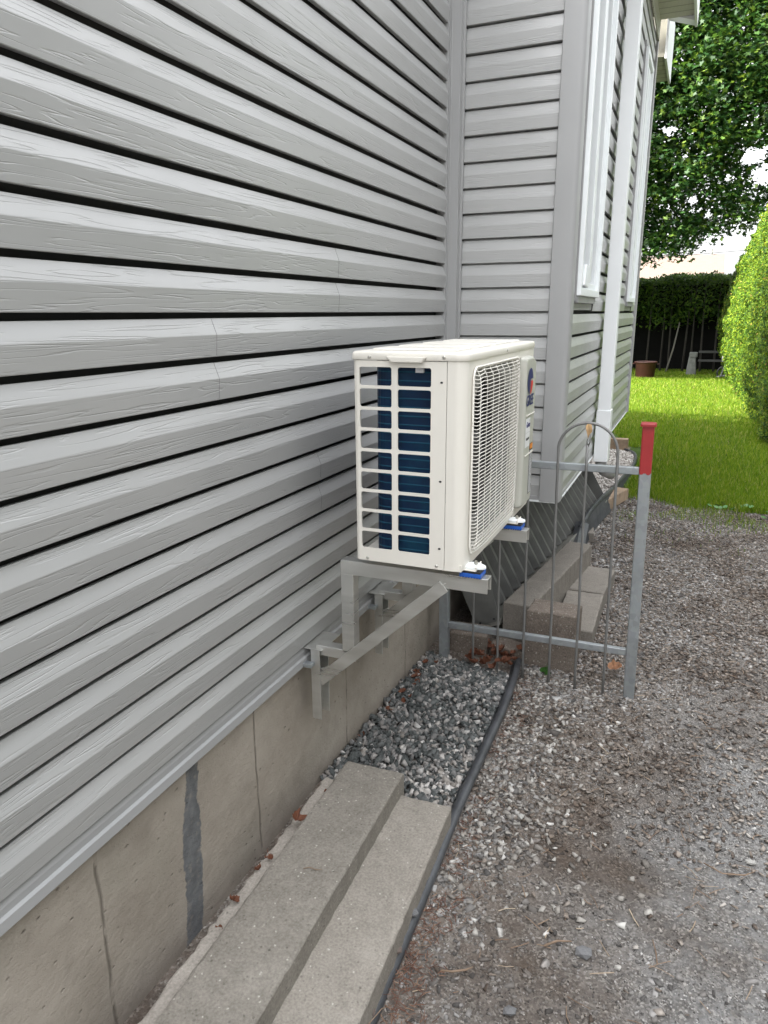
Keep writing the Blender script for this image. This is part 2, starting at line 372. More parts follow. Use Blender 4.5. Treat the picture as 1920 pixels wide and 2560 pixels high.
MLEAFT = simple('tan_leaf', (.42, .27, .13), .7, var=.25, scale=40)
MTWIG = mat_island('twig_bark', [(0, (.14, .09, .06)), (.6, (.24, .17, .12)), (1, (.4, .33, .24))], .8)
MNEED = mat_island('cedar_litter', [(0, (.07, .03, .02)), (.6, (.14, .065, .042)), (1, (.24, .15, .10))], .8, noise_amt=.1)
STONE = [(0, (.06, .056, .053)), (.2, (.12, .114, .11)), (.42, (.19, .18, .17)), (.62, (.26, .25, .24)), (.84, (.335, .325, .315)), (.96, (.42, .41, .40)), (1, (.58, .57, .55))]
MSTONE = mat_island('crushed_stone', STONE, moist=.9)
MSTONE2 = mat_island('slate_pebble', [(0, (.065, .073, .072)), (.35, (.11, .118, .116)), (.62, (.165, .17, .168)), (.8, (.25, .235, .225)), (.92, (.36, .34, .325)), (1, (.56, .54, .52))])
MSTONE3 = mat_island('pale_pebble', [(0, (.22, .20, .18)), (.5, (.40, .37, .34)), (1, (.68, .65, .62))])
MCHIP = mat_island('flat_chips', [(0, (.09, .07, .058)), (.4, (.20, .165, .138)), (.75, (.29, .25, .215)), (1, (.47, .44, .405))], moist=.9)
MGRASS = mat_island('grass_blade', [(0, (.055, .12, .006)), (.4, (.105, .20, .008)), (.75, (.165, .25, .012)), (.93, (.24, .29, .03)), (1, (.42, .36, .15))], .6, .25, bd=0, transl=.35, noise_amt=0)
MCEDAR = mat_island('cedar_foliage', [(0, (.010, .032, .003)), (.4, (.042, .100, .005)), (.8, (.115, .185, .008)), (.97, (.19, .24, .012)), (1, (.22, .13, .04))], .65, .2, bd=0, transl=.3, noise_amt=0)
MHEDGE2 = mat_island('back_hedge_foliage', [(0, (.012, .03, .006)), (.5, (.035, .08, .010)), (1, (.09, .15, .015))], .65, .2, bd=0, transl=.2, noise_amt=0)
MMAPLE = mat_island('maple_leaf', [(0, (.010, .040, .008)), (.5, (.022, .070, .010)), (.85, (.055, .120, .014)), (1, (.13, .2, .025))], .5, .4, bd=0, transl=.3, noise_amt=0)
MBARK = simple('bark', (.10, .075, .055), .9, var=.4, scale=14, bumpd=.01, bscale=25)
MSTEM = simple('pale_dead_stem', (.032, .028, .024), .9, var=.3)
MBROWNP = simple('brown_pot', (.062, .02, .014), .5, var=.2)
MSHINGLE2 = NM('peach_shingle'); _v = MSHINGLE2.coord(); _b = MSHINGLE2.node('ShaderNodeTexBrick'); _b.inputs['Scale'].default_value = 3.0
MSHINGLE2.L(MSHINGLE2.mapping(_v, (1, 1, 1)), _b.inputs[0]); _b.inputs[1].default_value = (.105, .075, .058, 1); _b.inputs[2].default_value = (.09, .062, .048, 1); _b.inputs[3].default_value = (.11, .08, .065, 1)
MSHINGLE2.L(_b.outputs[0], MSHINGLE2.b.inputs['Base Color']); MSHINGLE2 = MSHINGLE2.set(.9)
MHWHITE = simple('white_house_paint', (.8, .8, .79), .6, var=.02)
def mat_lawn():
    m = NM('lawn_soil'); v = m.coord()
    m.col(m.ramp(m.noise(v, 6, 5), [(.3, (.03, .05, .012)), (.7, (.06, .10, .02))])); m.set(.95, 0, .1); m.bump(m.noise(v, 60, 4), .8, .02); return m.m
MLAWN = mat_lawn()

# ------------------------------------------------------------- the setting: ground
def hgt(x, y):
    h = .035*np.clip((.42-x)/.42, 0, 1)**1.5*np.clip((7-y)/1, 0, 1)
    return h
def smooth2(x, y, s, seed=0):
    return (np.sin(x*s*1.3+seed)+np.sin(y*s*1.7+seed*2.1)+np.sin((x+y)*s*.9+seed*.7)+np.sin((x-1.6*y)*s*1.1+seed*3.3))/4
def ground_z(x, y):
    return hgt(x, y) + .008*smooth2(x, y, 4, 1) + .004*smooth2(x, y, 13, 5)
xs = np.concatenate([np.linspace(-.2, 4.2, 111)]); ys = np.linspace(.2, 7.6, 186)
X, Y = np.meshgrid(xs, ys); Z = ground_z(X, Y)
e = np.minimum.reduce([np.clip((4.2-X)/.4, 0, 1), np.clip((7.6-Y)/.4, 0, 1), np.clip((Y-.2)/.2, 0, 1)]); Z = Z*e
V = np.stack([X, Y, Z], -1).reshape(-1, 3); nx, ny = len(xs), len(ys)
I = np.arange(nx*ny).reshape(ny, nx); F = np.stack([I[:-1, :-1], I[:-1, 1:], I[1:, 1:], I[1:, :-1]], -1).reshape(-1, 4)
# skirt rectangles out to the horizon joined to the same sheet
b = len(V); big = 400.
ex = np.array([(-big,-big,0),(-.2,-big,0),(4.2,-big,0),(big,-big,0),(-big,.2,0),(-.2,.2,0),(4.2,.2,0),(big,.2,0),(-big,7.6,0),(-.2,7.6,0),(4.2,7.6,0),(big,7.6,0),(-big,big,0),(-.2,big,0),(4.2,big,0),(big,big,0)])
ex[:, 2] = 0
V = np.concatenate([V, ex]); q = lambda i, j: b+j*4+i
F = np.concatenate([F, np.array([(q(i,j),q(i+1,j),q(i+1,j+1),q(i,j+1)) for i in range(3) for j in range(3) if not (i == 1 and j == 1)])])
g = npmesh('ground', V, F, mat_ground(), kind='structure')
for p in g.data.polygons: p.use_smooth = True

# lawn sheet with uneven near edge
def lawn_edge(x): return 6.72+.10*math.sin(x*3.1)+.05*math.sin(x*9.7+1)+(.9*max(0, .62-x)*3 if x < .62 else 0)
lx = np.linspace(.40, 30, 300)
pts = []
mb = MB()
n = len(lx)
top = [(float(x), lawn_edge(float(x)), .012) for x in lx]; bot = [(float(x), 70, .012) for x in lx]
mb.add(top+bot, [(i, i+1, n+i+1, n+i) for i in range(n-1)])
mb.add([(-40, 9.45, .012), (.40, 9.45, .012), (.40, 70, .012), (-40, 70, .012)], [(0, 1, 2, 3)])
lawn = mb.build('lawn', MLAWN, fix=False); tag(lawn, kind='structure')

# ------------------------------------------------------------- the house
house = thing('house', 'grey vinyl sided house on a beige concrete foundation, its bay overhanging the ground', 'house', (0, 0, 0))
PROF = [(-.016, .0015), (-.0015, 0.0), (0.0, .0015), (.0044, .0500), (.0040, .0520), (-.0090, .0876), (-.0104, .0882), (-.022, .0868)]
PROF2 = [(-.028, .0005), (-.0015, 0.0), (0.0, .0015), (.0008, .050), (.0002, .0530), (-.0105, .0935), (-.0145, .0945), (-.028, .0945), (-.028, .1010)]
def siding(name, parent, origin, ud, nd, u0, u1, k0, k1, ztop=None, seams=None, holes=(), prof=None):
    """courses k0..k1; ud direction along the wall, nd outward; seams {pair: [u..]}"""
    mb = MB(); o = Vector(origin); ud = Vector(ud); nd = Vector(nd); rnd = random.Random(hash(name) % 1000 if False else len(name))
    for k in range(k0, k1):
        z0 = ZK+k*ROW
        segs = [(u0, u1)]
        for (ha, hb, hz0, hz1) in holes:
            if z0+ROW > hz0 and z0 < hz1-.02:
                ns = []
                for a, b_ in segs:
                    if hb <= a or ha >= b_: ns.append((a, b_)); continue
                    if ha > a: ns.append((a, ha))
                    if hb < b_: ns.append((hb, b_))
                segs = ns
        cuts = sorted((seams or {}).get(k, []))
        fin = []
        for a, b_ in segs:
            pp = [a]+[c for c in cuts if a+.05 < c < b_-.05]+[b_]
            for i in range(len(pp)-1): fin.append((pp[i], pp[i+1], .0007*(i % 2)))
        for a, b_, off in fin:
            ns = max(2, int((b_-a)/.35))
            rings = []
            for i in range(ns+1):
                u = a+(b_-a)*i/ns; wv = .0012*math.sin(u*2.3+k*1.9)
                rings.append([o+ud*u+nd*(pn+off+wv*.5)+Vector((0, 0, z0+pz+wv*.35)) for pn, pz in (prof or PROF)])
            mb.loft(rings, close=False)
    return mb.build(name, MS, parent, fix=False)
seams = {0: [2.108], 1: [2.108], -1: [1.453], -2: [1.453], -6: [1.95], -5: [1.95]}
siding('siding', house, (0, 0, 0), (0, 1, 0), (1, 0, 0), -.6, 3.165, -10, 21, seams=seams)
siding('siding', house, (0, 3.21, 0), (1, 0, 0), (0, -1, 0), .055, .456, -8, 21, prof=PROF2)
WIN = [(3.333, 3.945, 1.70, 3.25), (5.65, 6.17, 1.70, 3.32)]
siding('siding', house, (.53, 0, 0), (0, 1, 0), (1, 0, 0), 3.285, 6.53, -8, 20, holes=WIN)
# lower starter strip and drip trim
mb = MB(); rr = []
for y in (-.6, 3.165): rr.append([(x_, y, z_) for x_, z_ in ((-.035, .622), (-.013, .622), (-.004, .600), (-.004, .585), (.004, .582), (.006, .560), (.002, .557), (-.035, .560))])
mb.loft(rr); mb.build('starter_strip', MTRIM, house)
mb = MB(); mb.box((-.03, -.6, .548), (-.006, 3.165, .5569)); mb.build('sill_flashing', MALU, house)
# foundation
mb = MB(); 
ysf = np.linspace(-.8, 3.6, 60); zsf = np.linspace(-.1, .63, 12)
Yf, Zf = np.meshgrid(ysf, zsf); Xf = -.028+.0015*smooth2(Yf, Zf, 5, 2)
Vf = np.stack([Xf, Yf, Zf], -1).reshape(-1, 3); If = np.arange(Vf.shape[0]).reshape(12, 60)
Ff = np.stack([If[:-1, :-1], If[:-1, 1:], If[1:, 1:], If[1:, :-1]], -1).reshape(-1, 4)
fo = npmesh('foundation', Vf, Ff, MFOUND, house)
for p in fo.data.polygons: p.use_smooth = True
mb = MB(); mb.box((-.5, 3.6, -.1), (-.03, 9, .8)); mb.box((-.4, -.8, -.1), (-.035, 3.6, .6)); mb.build('foundation', MFOUND, house)
# inside corner post
mb = MB(); mb.box((-.04, 3.150, .57), (.004, 3.162, 3.8)); mb.box((.004, 3.156, .80), (.052, 3.20, 3.8)); mb.box((.048, 3.19, .80), (.060, 3.205, 3.8)); mb.box((.012, 3.1535, .80), (.017, 3.157, 3.8))
mb.build('corner_trim', MTRIM, house, bevel=.0015)
# outside corner post
mb = MB(); mb.prism([(.450, 3.195), (.522, 3.195), (.532, 3.203), (.540, 3.213), (.540, 3.286), (.530, 3.286), (.530, 3.22), (.450, 3.215)], lambda a, b_, d: (a, b_, d), .800, 3.80)
mb.build('corner_trim', MTRIM, house, bevel=.003)
mb = MB(); mb.box((.512, 6.525, .80), (.545, 6.60, 3.80)); mb.build('corner_trim', MTRIM, house, bevel=.003)
# bay underside, with drip edge
mb = MB(); mb.box((-.03, 3.225, .8065), (.525, 6.56, .8395)); mb.build('bay_floor', MDARK, house)  # underside coloured near black, the shade below the bay in its colour
mb = MB(); mb.box((.055, 3.196, .7985), (.532, 3.2245, .8058)); mb.box((.5255, 3.2255, .7985), (.5365, 6.57, .8058)); mb.build('drip_edge', MALUW, house)
mb = MB(); mb.box((.055, 3.200, .8065), (.45, 3.2245, .824)); mb.box((.5255, 3.286, .8065), (.5325, 6.53, .824)); mb.build('starter_strip', MTRIM, house)
# wall cores, roof
mb = MB(); mb.box((-8, -6, .62), (-.045, 9.3, 3.72)); mb.box((-.045, 3.26, .84), (.492, 6.56, 3.72)); mb.build('wall_core', simple('gap_shade_backing', (.05, .05, .048), .9), house)  # dark core colour paints the shadow seen in the siding gaps
mb = MB(); mb.box((-8, -6, -.1), (-.4, 9.0, .62)); mb.build('foundation', MFOUND, house)
mb = MB()
mb.loft([[(-8.4, y, 3.80), (.16, y, 3.80), (.16, y, 3.90), (-4, y, 5.75), (-8.4, y, 3.95)] for y in (-6.4, 9.6)])
mb.loft([[(.455, y, 3.80), (.80, y, 3.80), (.80, y, 3.84), (.455, y, 3.99)] for y in (2.95, 6.62)])
mb.build('roof', MROOF, house)
mb = MB(); mb.box((.535, 2.95, 3.735), (.79, 6.50, 3.748)); mb.box((-.04, -6, 3.735), (.15, 2.94, 3.748)); mb.build('soffit', MSOFFIT, house)
mb = MB(); mb.box((.79, 2.9, 3.69), (.808, 6.62, 3.85)); mb.add([(.79, 6.502, 3.70), (.79, 6.62, 3.70), (.60, 6.502, 3.76), (.60, 6.62, 3.76), (.79, 6.502, 3.75), (.79, 6.62, 3.75)], [(0,1,5,4),(0,2,3,1),(0,4,2),(1,3,5),(2,4,5,3)])
mb.box((.152, -6, 3.69), (.168, 2.9, 3.85)); mb.build('fascia', MALUW, house)
mb = MB(); mb.box((.5425, 3.29, 3.60), (.552, 6.52, 3.735)); mb.build('frieze_board', MSOFFIT, house)
mb = MB(); mb.box((.36, 6.72, 3.55), (.585, 7.4, 3.95)); mb.build('roof_return', MSOFFIT, house)
mb = MB(); mb.box((.5855, 6.70, 3.53), (.602, 7.42, 3.97)); mb.build('fascia', MALUW, house)
# windows
def window(y0, y1, z0, z1, handle):
    x0 = .53
    fr = MB()
    def ring(mb, a0, a1, b0, b1, xa, xb, wd):
        mb.box((xa, a0, b0), (xb, a0+wd, b1)); mb.box((xa, a1-wd, b0), (xb, a1, b1))
        mb.box((xa, a0+wd, b0), (xb, a1-wd, b0+wd)); mb.box((xa, a0+wd, b1-wd), (xb, a1-wd, b1))
    ring(fr, y0, y1, z0, z1, x0-.05, x0+.030, .032)
    f = fr.build('window_frame', MWHITE, house, bevel=.003)
    mb = MB(); ring(mb, y0+.0325, y1-.0325, z0+.0325, z1-.0325, x0-.045, x0+.012, .03)
    mb.box((x0-.045, (y0+y1)/2-.03, z0+.063), (x0+.020, (y0+y1)/2+.045, z1-.063)); mb.build('sash', MWHITE, f, bevel=.003)
    mb = MB(); mb.box((x0-.047, y0+.05, z0+.05), (x0-.038, y1-.05, z1-.05)); mb.build('pane', MGLASS, f)
    mb = MB(); mb.box((x0-.02, y0+.012, z0-.030), (x0+.018, y1-.05, z0-.001)); mb.box((x0-.03, y0-.010, ZK+.004), (x0-.004, y1+.010, z0-.0305)); mb.build('sill', MTRIM, f, bevel=.002)
    mb = MB(); mb.box((x0-.03, y0-.012, z0-.02), (x0+.012, y0-.001, z1+.02)); mb.box((x0-.03, y1+.001, z0-.02), (x0+.012, y1+.012, z1+.02)); mb.box((x0-.03, y0-.012, z1+.0205), (x0+.012, y1+.012, z1+.033)); mb.build('channel_trim', MTRIM, f)
    if handle:
        mb = MB(); mb.prism([(y0+.075, z0+.045), (y0+.19, z0+.035), (y0+.165, z0+.13), (y0+.10, z0+.135)], lambda a, b_, d: (d, a, b_), x0+.0125, x0+.034); mb.build('hinge_cover', MWHITE, f, bevel=.006)
for a, b_, c_, d_ in WIN: window(a, b_, c_, d_, a < 4)
# rain downspout
mb = MB(); mb.box((.545, 4.36, .80), (.617, 4.45, 3.72)); ds = mb.build('downspout', MALUW, house, bevel=.004)
mb = MB(); mb.box((.541, 4.352, .775), (.6215, 4.458, 1.08)); mb.build('downspout', MALUW, house, bevel=.004)
mb = MB(); mb.tube([(.58, 4.40, .78), (.585, 4.405, .74), (.60, 4.46, .70), (.63, 4.56, .66)], [.034, .034, .033, .03], 10); mb.build('drain_elbow', MBROWNP if False else MTRIM, house, smooth=True)

# ------------------------------------------------------------- heat pump outdoor unit
AX0, AX1, AY0, AY1, AZ0, AZ1 = .198, .516, 1.79, 2.61, .943, 1.512
ac = thing('heat_pump_unit', 'cream outdoor heat pump unit with wire grille and blue coil on aluminium wall brackets', 'heat pump', (.357, 2.2, .943))
def rrect(a0, a1, b0, b1, r, n=4):
    P = []
    for cx, cy, t0 in ((a1-r, b1-r, 0), (a0+r, b1-r, 90), (a0+r, b0+r, 180), (a1-r, b0+r, 270)):
        for i in range(n+1):
            t = R(t0+90*i/n); P.append((cx+r*math.cos(t), cy+r*math.sin(t)))
    return P
def plate_hole(mb, cell, hole, f, d0, d1):
    """cell rectangle with a rounded hole; f(a,b,d)->xyz ; d0 front, d1 back"""
    a0, a1, b0, b1 = cell; ca = sum(p[0] for p in hole)/len(hole); cb = sum(p[1] for p in hole)/len(hole)
    n = len(hole); hl = hole
    out = []
    q4 = n//4
    cs = [(a1, b1), (a0, b1), (a0, b0), (a1, b0)]
    h = q4//2
    for i in range(n):      # walk: map each hole vertex to cell boundary, corners at mid-corner vertices
        s_ = i//q4; j = i % q4
        cx, cy = cs[s_]
        px, py = hl[i]
        if j < h:    # first half of corner arc -> vertical edge (or horizontal) next to corner
            if s_ % 2 == 0: out.append((cx, py))
            else: out.append((px, cy))
        elif j == h: out.append((cx, cy))
        else:
            if s_ % 2 == 0: out.append((px, cy))
            else: out.append((cx, py))
    A = [f(a, b, d0) for a, b in out]; B = [f(a, b, d0) for a, b in hl]; Cc = [f(a, b, d1) for a, b in hl]; D_ = [f(a, b, d1) for a, b in out]
    mb.add(A+B+Cc+D_, [(i, (i+1) % n, n+(i+1) % n, n+i) for i in range(n)]+[(n+i, n+(i+1) % n, 2*n+(i+1) % n, 2*n+i) for i in range(n)]+[(2*n+i, 2*n+(i+1) % n, 3*n+(i+1) % n, 3*n+i) for i in range(n)])
def off(o, p): return o  # parts are built in world space, then shifted under the unit
def ap(mb, name, mat, parent=ac, **kw):
    mb.o = Vector(ac.location) if True else mb.o
    return mb.build(name, mat, parent, **kw)
# side panel with 2 x 9 openings
mb = MB(); fy = lambda a, b_, d: (a, d, b_)
cols = [(.2165, .310), (.3275, .4215)]; rows = 9; zt, zb = 1.4975, .980; pitch = (zt-zb)/rows; bar = .0085
xsplit = [.198, (cols[0][1]+cols[1][0])/2, .464]
for ci, (c0, c1) in enumerate(cols):
    ca = .2075 if ci == 0 else xsplit[1]; cb_ = xsplit[1] if ci == 0 else .4305
    for r_ in range(rows):
        t = zt-r_*pitch; bb = t-pitch
        plate_hole(mb, (ca, cb_, bb, t), rrect(c0, c1, bb+bar/2, t-bar/2, .006, 4), fy, 1.790, 1.7935)
mb.box((.2075, 1.790, zt), (.4305, 1.7935, 1.510)); mb.box((.2075, 1.790, .945), (.4305, 1.7935, zb))
mb.box((.4305, 1.790, .945), (.464, 1.7935, 1.510))
mb.prism([(.198, 1.80), (.2, 1.794), (.2075, 1.790), (.2075, 1.7935), (.2025, 1.796), (.2015, 1.802), (.2015, 1.830), (.198, 1.830)], lambda a, b_, d: (a, b_, d), .945, 1.510)
ap(mb, 'side_panel', MCREAM)
for zz in (1.457, 1.195, 1.006):
    mb = MB(); mb.prism(rrect(.4465, .4540, zz-.0026, zz+.0026, .0025, 3), fy, 1.7890, 1.7899); ap(mb, 'cable_slot', MBLACK)
# front panel: rounded corner, circular fan opening, right solid part
mb = MB(); RC = .030; pl = [(.4655, 1.790)]
for i in range(9): t = R(-90+90*i/8); pl.append((AX1-RC+RC*math.cos(t), 1.790+RC+RC*math.sin(t)))
outer = pl; inner = [(a-.0016*(1 if j > 0 else 0), b_+.0025) for j, (a, b_) in enumerate(pl)]
mb.loft([[(a, b_, z) for a, b_ in outer+inner[::-1]] for z in (.945, 1.511)])
fx = lambda a, b_, d: (d, a, b_)
YC, ZC, RF = 2.105, 1.235, .243
circ = []
NSEG = 48
circle = [(YC+RF*math.cos(2*math.pi*(i+.5)/NSEG+0), ZC+RF*math.sin(2*math.pi*(i+.5)/NSEG)) for i in range(NSEG)]
# cream surround with a rounded opening, then a recessed grey fan shroud with the circular orifice
hole_ = rrect(1.852, 2.358, .985, 1.485, .028, 4)
plate_hole(mb, (1.820, 2.38, .945, 1.511), hole_, fx, AX1-.0005, AX1-.016)
mb.box((AX1-.004, 2.38, .945), (AX1, 2.61, 1.511))
mb.box((.21, 2.602, .945), (AX1-.0045, 2.61, 1.511))
ya, yb_, za, zb_ = 1.85, 2.36, .983, 1.487
def toRect(cy, cz, y, z):
    dy, dz = y-cy, z-cz; t = 1e9
    if dy > 1e-9: t = min(t, (yb_-cy)/dy)
    if dy < -1e-9: t = min(t, (ya-cy)/dy)
    if dz > 1e-9: t = min(t, (zb_-cz)/dz)
    if dz < -1e-9: t = min(t, (za-cz)/dz)
    return (cy+dy*t, cz+dz*t)
ro = [toRect(YC, ZC, a, b_) for a, b_ in circle]
sh = MB(); XS = AX1-.016
AA = [(XS, a, b_) for a, b_ in ro]; BB = [(XS, a, b_) for a, b_ in circle]; DD = [(XS-.055, YC+(a-YC)*.94, ZC+(b_-ZC)*.94) for a, b_ in circle]
sh.add(AA+BB+DD, [(i, (i+1) % NSEG, NSEG+(i+1) % NSEG, NSEG+i) for i in range(NSEG)]+[(NSEG+i, NSEG+(i+1) % NSEG, 2*NSEG+(i+1) % NSEG, 2*NSEG+i) for i in range(NSEG)])
for (cy, cz) in ((ya, za), (yb_, za), (yb_, zb_), (ya, zb_)):
    i, j = sorted(range(NSEG), key=lambda i: (ro[i][0]-cy)**2+(ro[i][1]-cz)**2)[:2]
    sh.add([(XS, *ro[i]), (XS, cy, cz), (XS, *ro[j])], [(0, 1, 2)])
ap(mb, 'front_panel', MCREAM)
ap(sh, 'fan_shroud', simple('shroud_grey', (.20, .195, .18), .5))
mb = MB(); mb.box((.28, 2.37, .963), (.505, 2.373, 1.505)); ap(mb, 'inner_partition', MPANIN)
# recessed grille frame edge + wires
gr = MB(); GY0, GY1, GZ0, GZ1 = 1.845, 2.365, .978, 1.492
fr = rrect(GY0, GY1, GZ0, GZ1, .03, 6); gr.tube([(AX1+.004, a, b_) for a, b_ in fr]+[(AX1+.004, *fr[0])], .0032, 6, cap=False)
nw = 50
for i in range(nw):
    z = GZ0+.008+(GZ1-GZ0-.016)*i/(nw-1)
    e_ = 0
    dzc = min(z-GZ0, GZ1-z)
    if dzc < .03: e_ = .03-math.sqrt(max(0, .03**2-(.03-dzc)**2))
    pts = []
    for t in [0, .012, .025, .04, .055, .07, .09, .12, .2, .3, .4, .6, .8, .9, .95, .975, 1]:
        y = GY0+e_+(GY1-GY0-2*e_)*t
        d = min(t, 1-t)*(GY1-GY0)
        bx = .003+.016*(1-math.exp(-(d/.028)**2)); wz = -.004*math.exp(-((d-.022)/.012)**2) + .002*math.exp(-((d-.05)/.015)**2)
        pts.append((AX1+bx, y, z+wz))
    gr.tube(pts, .00135, 5, cap=False)
for j in range(8):
    y = GY0+.032+(GY1-GY0-.064)*j/7
    pts = []
    for t in [0, .02, .05, .1, .3, .5, .7, .9, .95, .98, 1]:
        z = GZ0+(GZ1-GZ0)*t; d = min(t, 1-t)*(GZ1-GZ0); pts.append((AX1+.0005+.015*(1-math.exp(-(d/.02)**2)), y, z))
    gr.tube(pts, .0014, 5, cap=False)
ap(gr, 'fan_grille', MCREAM2, smooth=True)
# near-black sheet standing in for the shade inside the unit
mb = MB(); mb.box((.275, 1.86, .952), (.279, 2.30, 1.50)); ap(mb, 'inner_shade_sheet', MDARK)
# fan
fan = MB()
for k in range(3):
    t0 = 2*math.pi*k/3+.4; rings = []
    for r_ in np.linspace(.05, .225, 8):
        sw = .5*(r_/.225)**1.2; w0 = .55+.25*math.sin(r_/.225*2.2)
        row = []
        for s_ in np.linspace(-1, 1, 7):
            t = t0+sw+s_*w0; row.append((AX1-.085+.028*s_, YC+r_*math.cos(t), ZC+r_*math.sin(t)))
        rings.append(row)
    fan.loft(rings, close=False)
hb = [(AX1-.115, .052), (AX1-.06, .052), (AX1-.052, .045), (AX1-.048, .0)]
fan.loft([[(x_, YC+max(r_, .001)*math.cos(2*math.pi*i/20), ZC+max(r_, .001)*math.sin(2*math.pi*i/20)) for i in range(20)] for x_, r_ in hb])
fo_ = ap(fan, 'fan', MFAN, smooth=True)
# coil: along the side then round the rear corner
mb = MB(); rc = .045; pth = [(.440, 1.832)]
for i in range(9): t = R(-90-90*i/8); pth.append((.235+rc+rc*math.cos(t), 1.832+rc+rc*math.sin(t)))
pth += [(.235, 2.0), (.235, 2.3), (.235, 2.58)]
th = .022; inn = []
for i, (a, b_) in enumerate(pth):
    if i == 0: inn.append((a, b_+th))
    elif b_ > 1.832+rc-.001: inn.append((a+th, b_))
    else:
        dx, dy = a-(.235+rc), b_-(1.832+rc); L_ = math.hypot(dx, dy); inn.append((.235+rc+dx/L_*(rc-th), 1.832+rc+dy/L_*(rc-th)))
mb.loft([[(a, b_, z) for a, b_ in pth+inn[::-1]] for z in (.962, 1.506)])
coil = ap(mb, 'coil', MCOIL)
mb = MB(); mb.box((.366, 1.822, 1.478), (.389, 1.8305, 1.4975)); ap(mb, 'coil_tag', MLBL)
mb = MB(); mb.box((.432, 1.825, .962), (.442, 1.8315, 1.506)); ap(mb, 'coil_end_plate', MSCREW)
# base pan
mb = MB(); mb.box((.203, 1.797, .9435), (.512, 2.600, .9615)); ap(mb, 'base_pan', MCREAM)
# lid
mb = MB()
lid = [(AX0-.002, 1.788+.006)]
def lidring(g_, z, r=.032):
    P = []
    for cx, cy, t0, rr_ in ((AX1+g_-r, AY1+g_-.006, 0, .006), (AX0-g_+.006, AY1+g_-.006, 90, .006), (AX0-g_+.008, AY0-g_+.008, 180, .008), (AX1+g_-r, AY0-g_+r, 270, r)):
        if t0 == 0: cx = AX1+g_-.006
        for i in range(7):
            t = R(t0+90*i/6); P.append((cx+rr_*math.cos(t), cy+rr_*math.sin(t), z))
    return P
mb.loft([lidring(.0025, 1.5115), lidring(.0032, 1.5125), lidring(.0032, 1.527), lidring(.001, 1.5315), lidring(-.004, 1.534), lidring(-.03, 1.5345)])
ap(mb, 'lid', MCREAM, smooth=True)
mb = MB()
for (y0, y1) in ((1.835, 1.965), (2.02, 2.17), (2.225, 2.375), (2.43, 2.56)):
    mb.loft([[(x_, y_, z) for x_, y_ in ((.232+g_, y0+g_), (.478-g_, y0+g_), (.478-g_, y1-g_), (.232+g_, y1-g_))] for g_, z in ((0, 1.5348), (.005, 1.5395), (.010, 1.5405))])
ap(mb, 'lid_rib', MCREAM, bevel=.002)
# side grip under the lid
mb = MB(); mb.loft([[(a, y_, z) for a, z in ((.298+g_, 1.5215), (.412-g_, 1.5215), (.400-g_, 1.507), (.312+g_, 1.507))] for g_, y_ in ((0, 1.786), (0, 1.777), (.004, 1.774))])
ap(mb, 'lid_grip', MCREAM, bevel=.002)
# service cover
mb = MB(); cv = [(2.388, .985), (2.388, 1.478), (2.398, 1.490), (2.500, 1.490), (2.548, 1.474), (2.548, .990), (2.538, .975), (2.398, .975)]
def shr(p, g_): cy, cz = 2.478, 1.23; return (p[0]+(g_ if p[0] < cy else -g_), p[1]+(g_ if p[1] < cz else -g_))
mb.loft([[(x_, *shr(p, g_)) for p in cv] for g_, x_ in ((0, AX1+.0005), (.001, AX1+.016), (.006, AX1+.024), (.011, AX1+.026))])
cov = ap(mb, 'service_cover', MCOVER, bevel=.004)
XF = AX1+.0265
for z0_, z1_ in ((1.1555, 1.1605), (1.293, 1.2965)):
    mb = MB(); mb.box((XF, 2.405, z0_), (XF+.003, 2.535, z1_)); ap(mb, 'cover_ridge', MCREAM, bevel=.001)
def sticker(name, mat, y0, y1, z0, z1, lift=.0006): 
    m_ = MB(); m_.box((XF, y0, z0), (XF+lift, y1, z1)); return ap(m_, name, mat)
# emblem
mb = MB(); ey, ez, ra, rb = 2.446, 1.408, .042, .044
cirp = [(ey+ra*math.cos(t), ez+rb*math.sin(t)) for t in [R(x_) for x_ in np.linspace(8, 262, 40)]]
# navy: left and top portion of the disc
navy = cirp+[(ey-.006, ez-.040), (ey+.002, ez+.008), (ey+.030, ez+.008)]
mb.add([(XF+.0012, a, b_) for a, b_ in navy], [tuple(range(len(navy)))]); ap(mb, 'emblem_blue', MNAVY)
mb = MB(); arc = [(ey+ra*math.cos(t), ez+rb*math.sin(t)) for t in [R(x_) for x_ in np.linspace(-84, -6, 18)]]
red = arc+[(ey+.034, ez+.001), (ey+.009, ez+.001)]
mb.add([(XF+.0012, a, b_) for a, b_ in red], [tuple(range(len(red)))]); ap(mb, 'emblem_red', MRED)
def text(body, size, y, z, x_, mat, name, shear=.18, ext=.0003, sx=1.0):
    cu = bpy.data.curves.new(name, 'FONT'); cu.body = body; cu.size = size; cu.shear = shear; cu.extrude = ext; cu.align_x = 'CENTER'; cu.align_y = 'CENTER'; cu.offset = size*.018
    o = bpy.data.objects.new('tmp', cu); C.objects.link(o); dg = bpy.context.evaluated_depsgraph_get()
    me = bpy.data.meshes.new_from_object(o.evaluated_get(dg)); C.objects.unlink(o); bpy.data.objects.remove(o)
    me.materials.clear(); me.materials.append(mat)
    rotm = Matrix(((0, 0, 1), (1, 0, 0), (0, 1, 0))).to_4x4()   # text X -> world Y, text Y -> world Z
    me.transform(Matrix.Translation(Vector((x_, y, z))-Vector(ac.location)) @ rotm @ Matrix.Diagonal((sx, 1, 1, 1)))
    o = bpy.data.objects.new(name, me); return link(o, ac)
text('GREE', .050, 2.450, 1.343, XF+.0009, MNAVY, 'brand_lettering', sx=.93)
sticker('white_sticker', MLBL, 2.408, 2.474, 1.236, 1.284); text('Gree', .026, 2.441, 1.262, XF+.0012, MNAVY, 'sticker_lettering', .3)
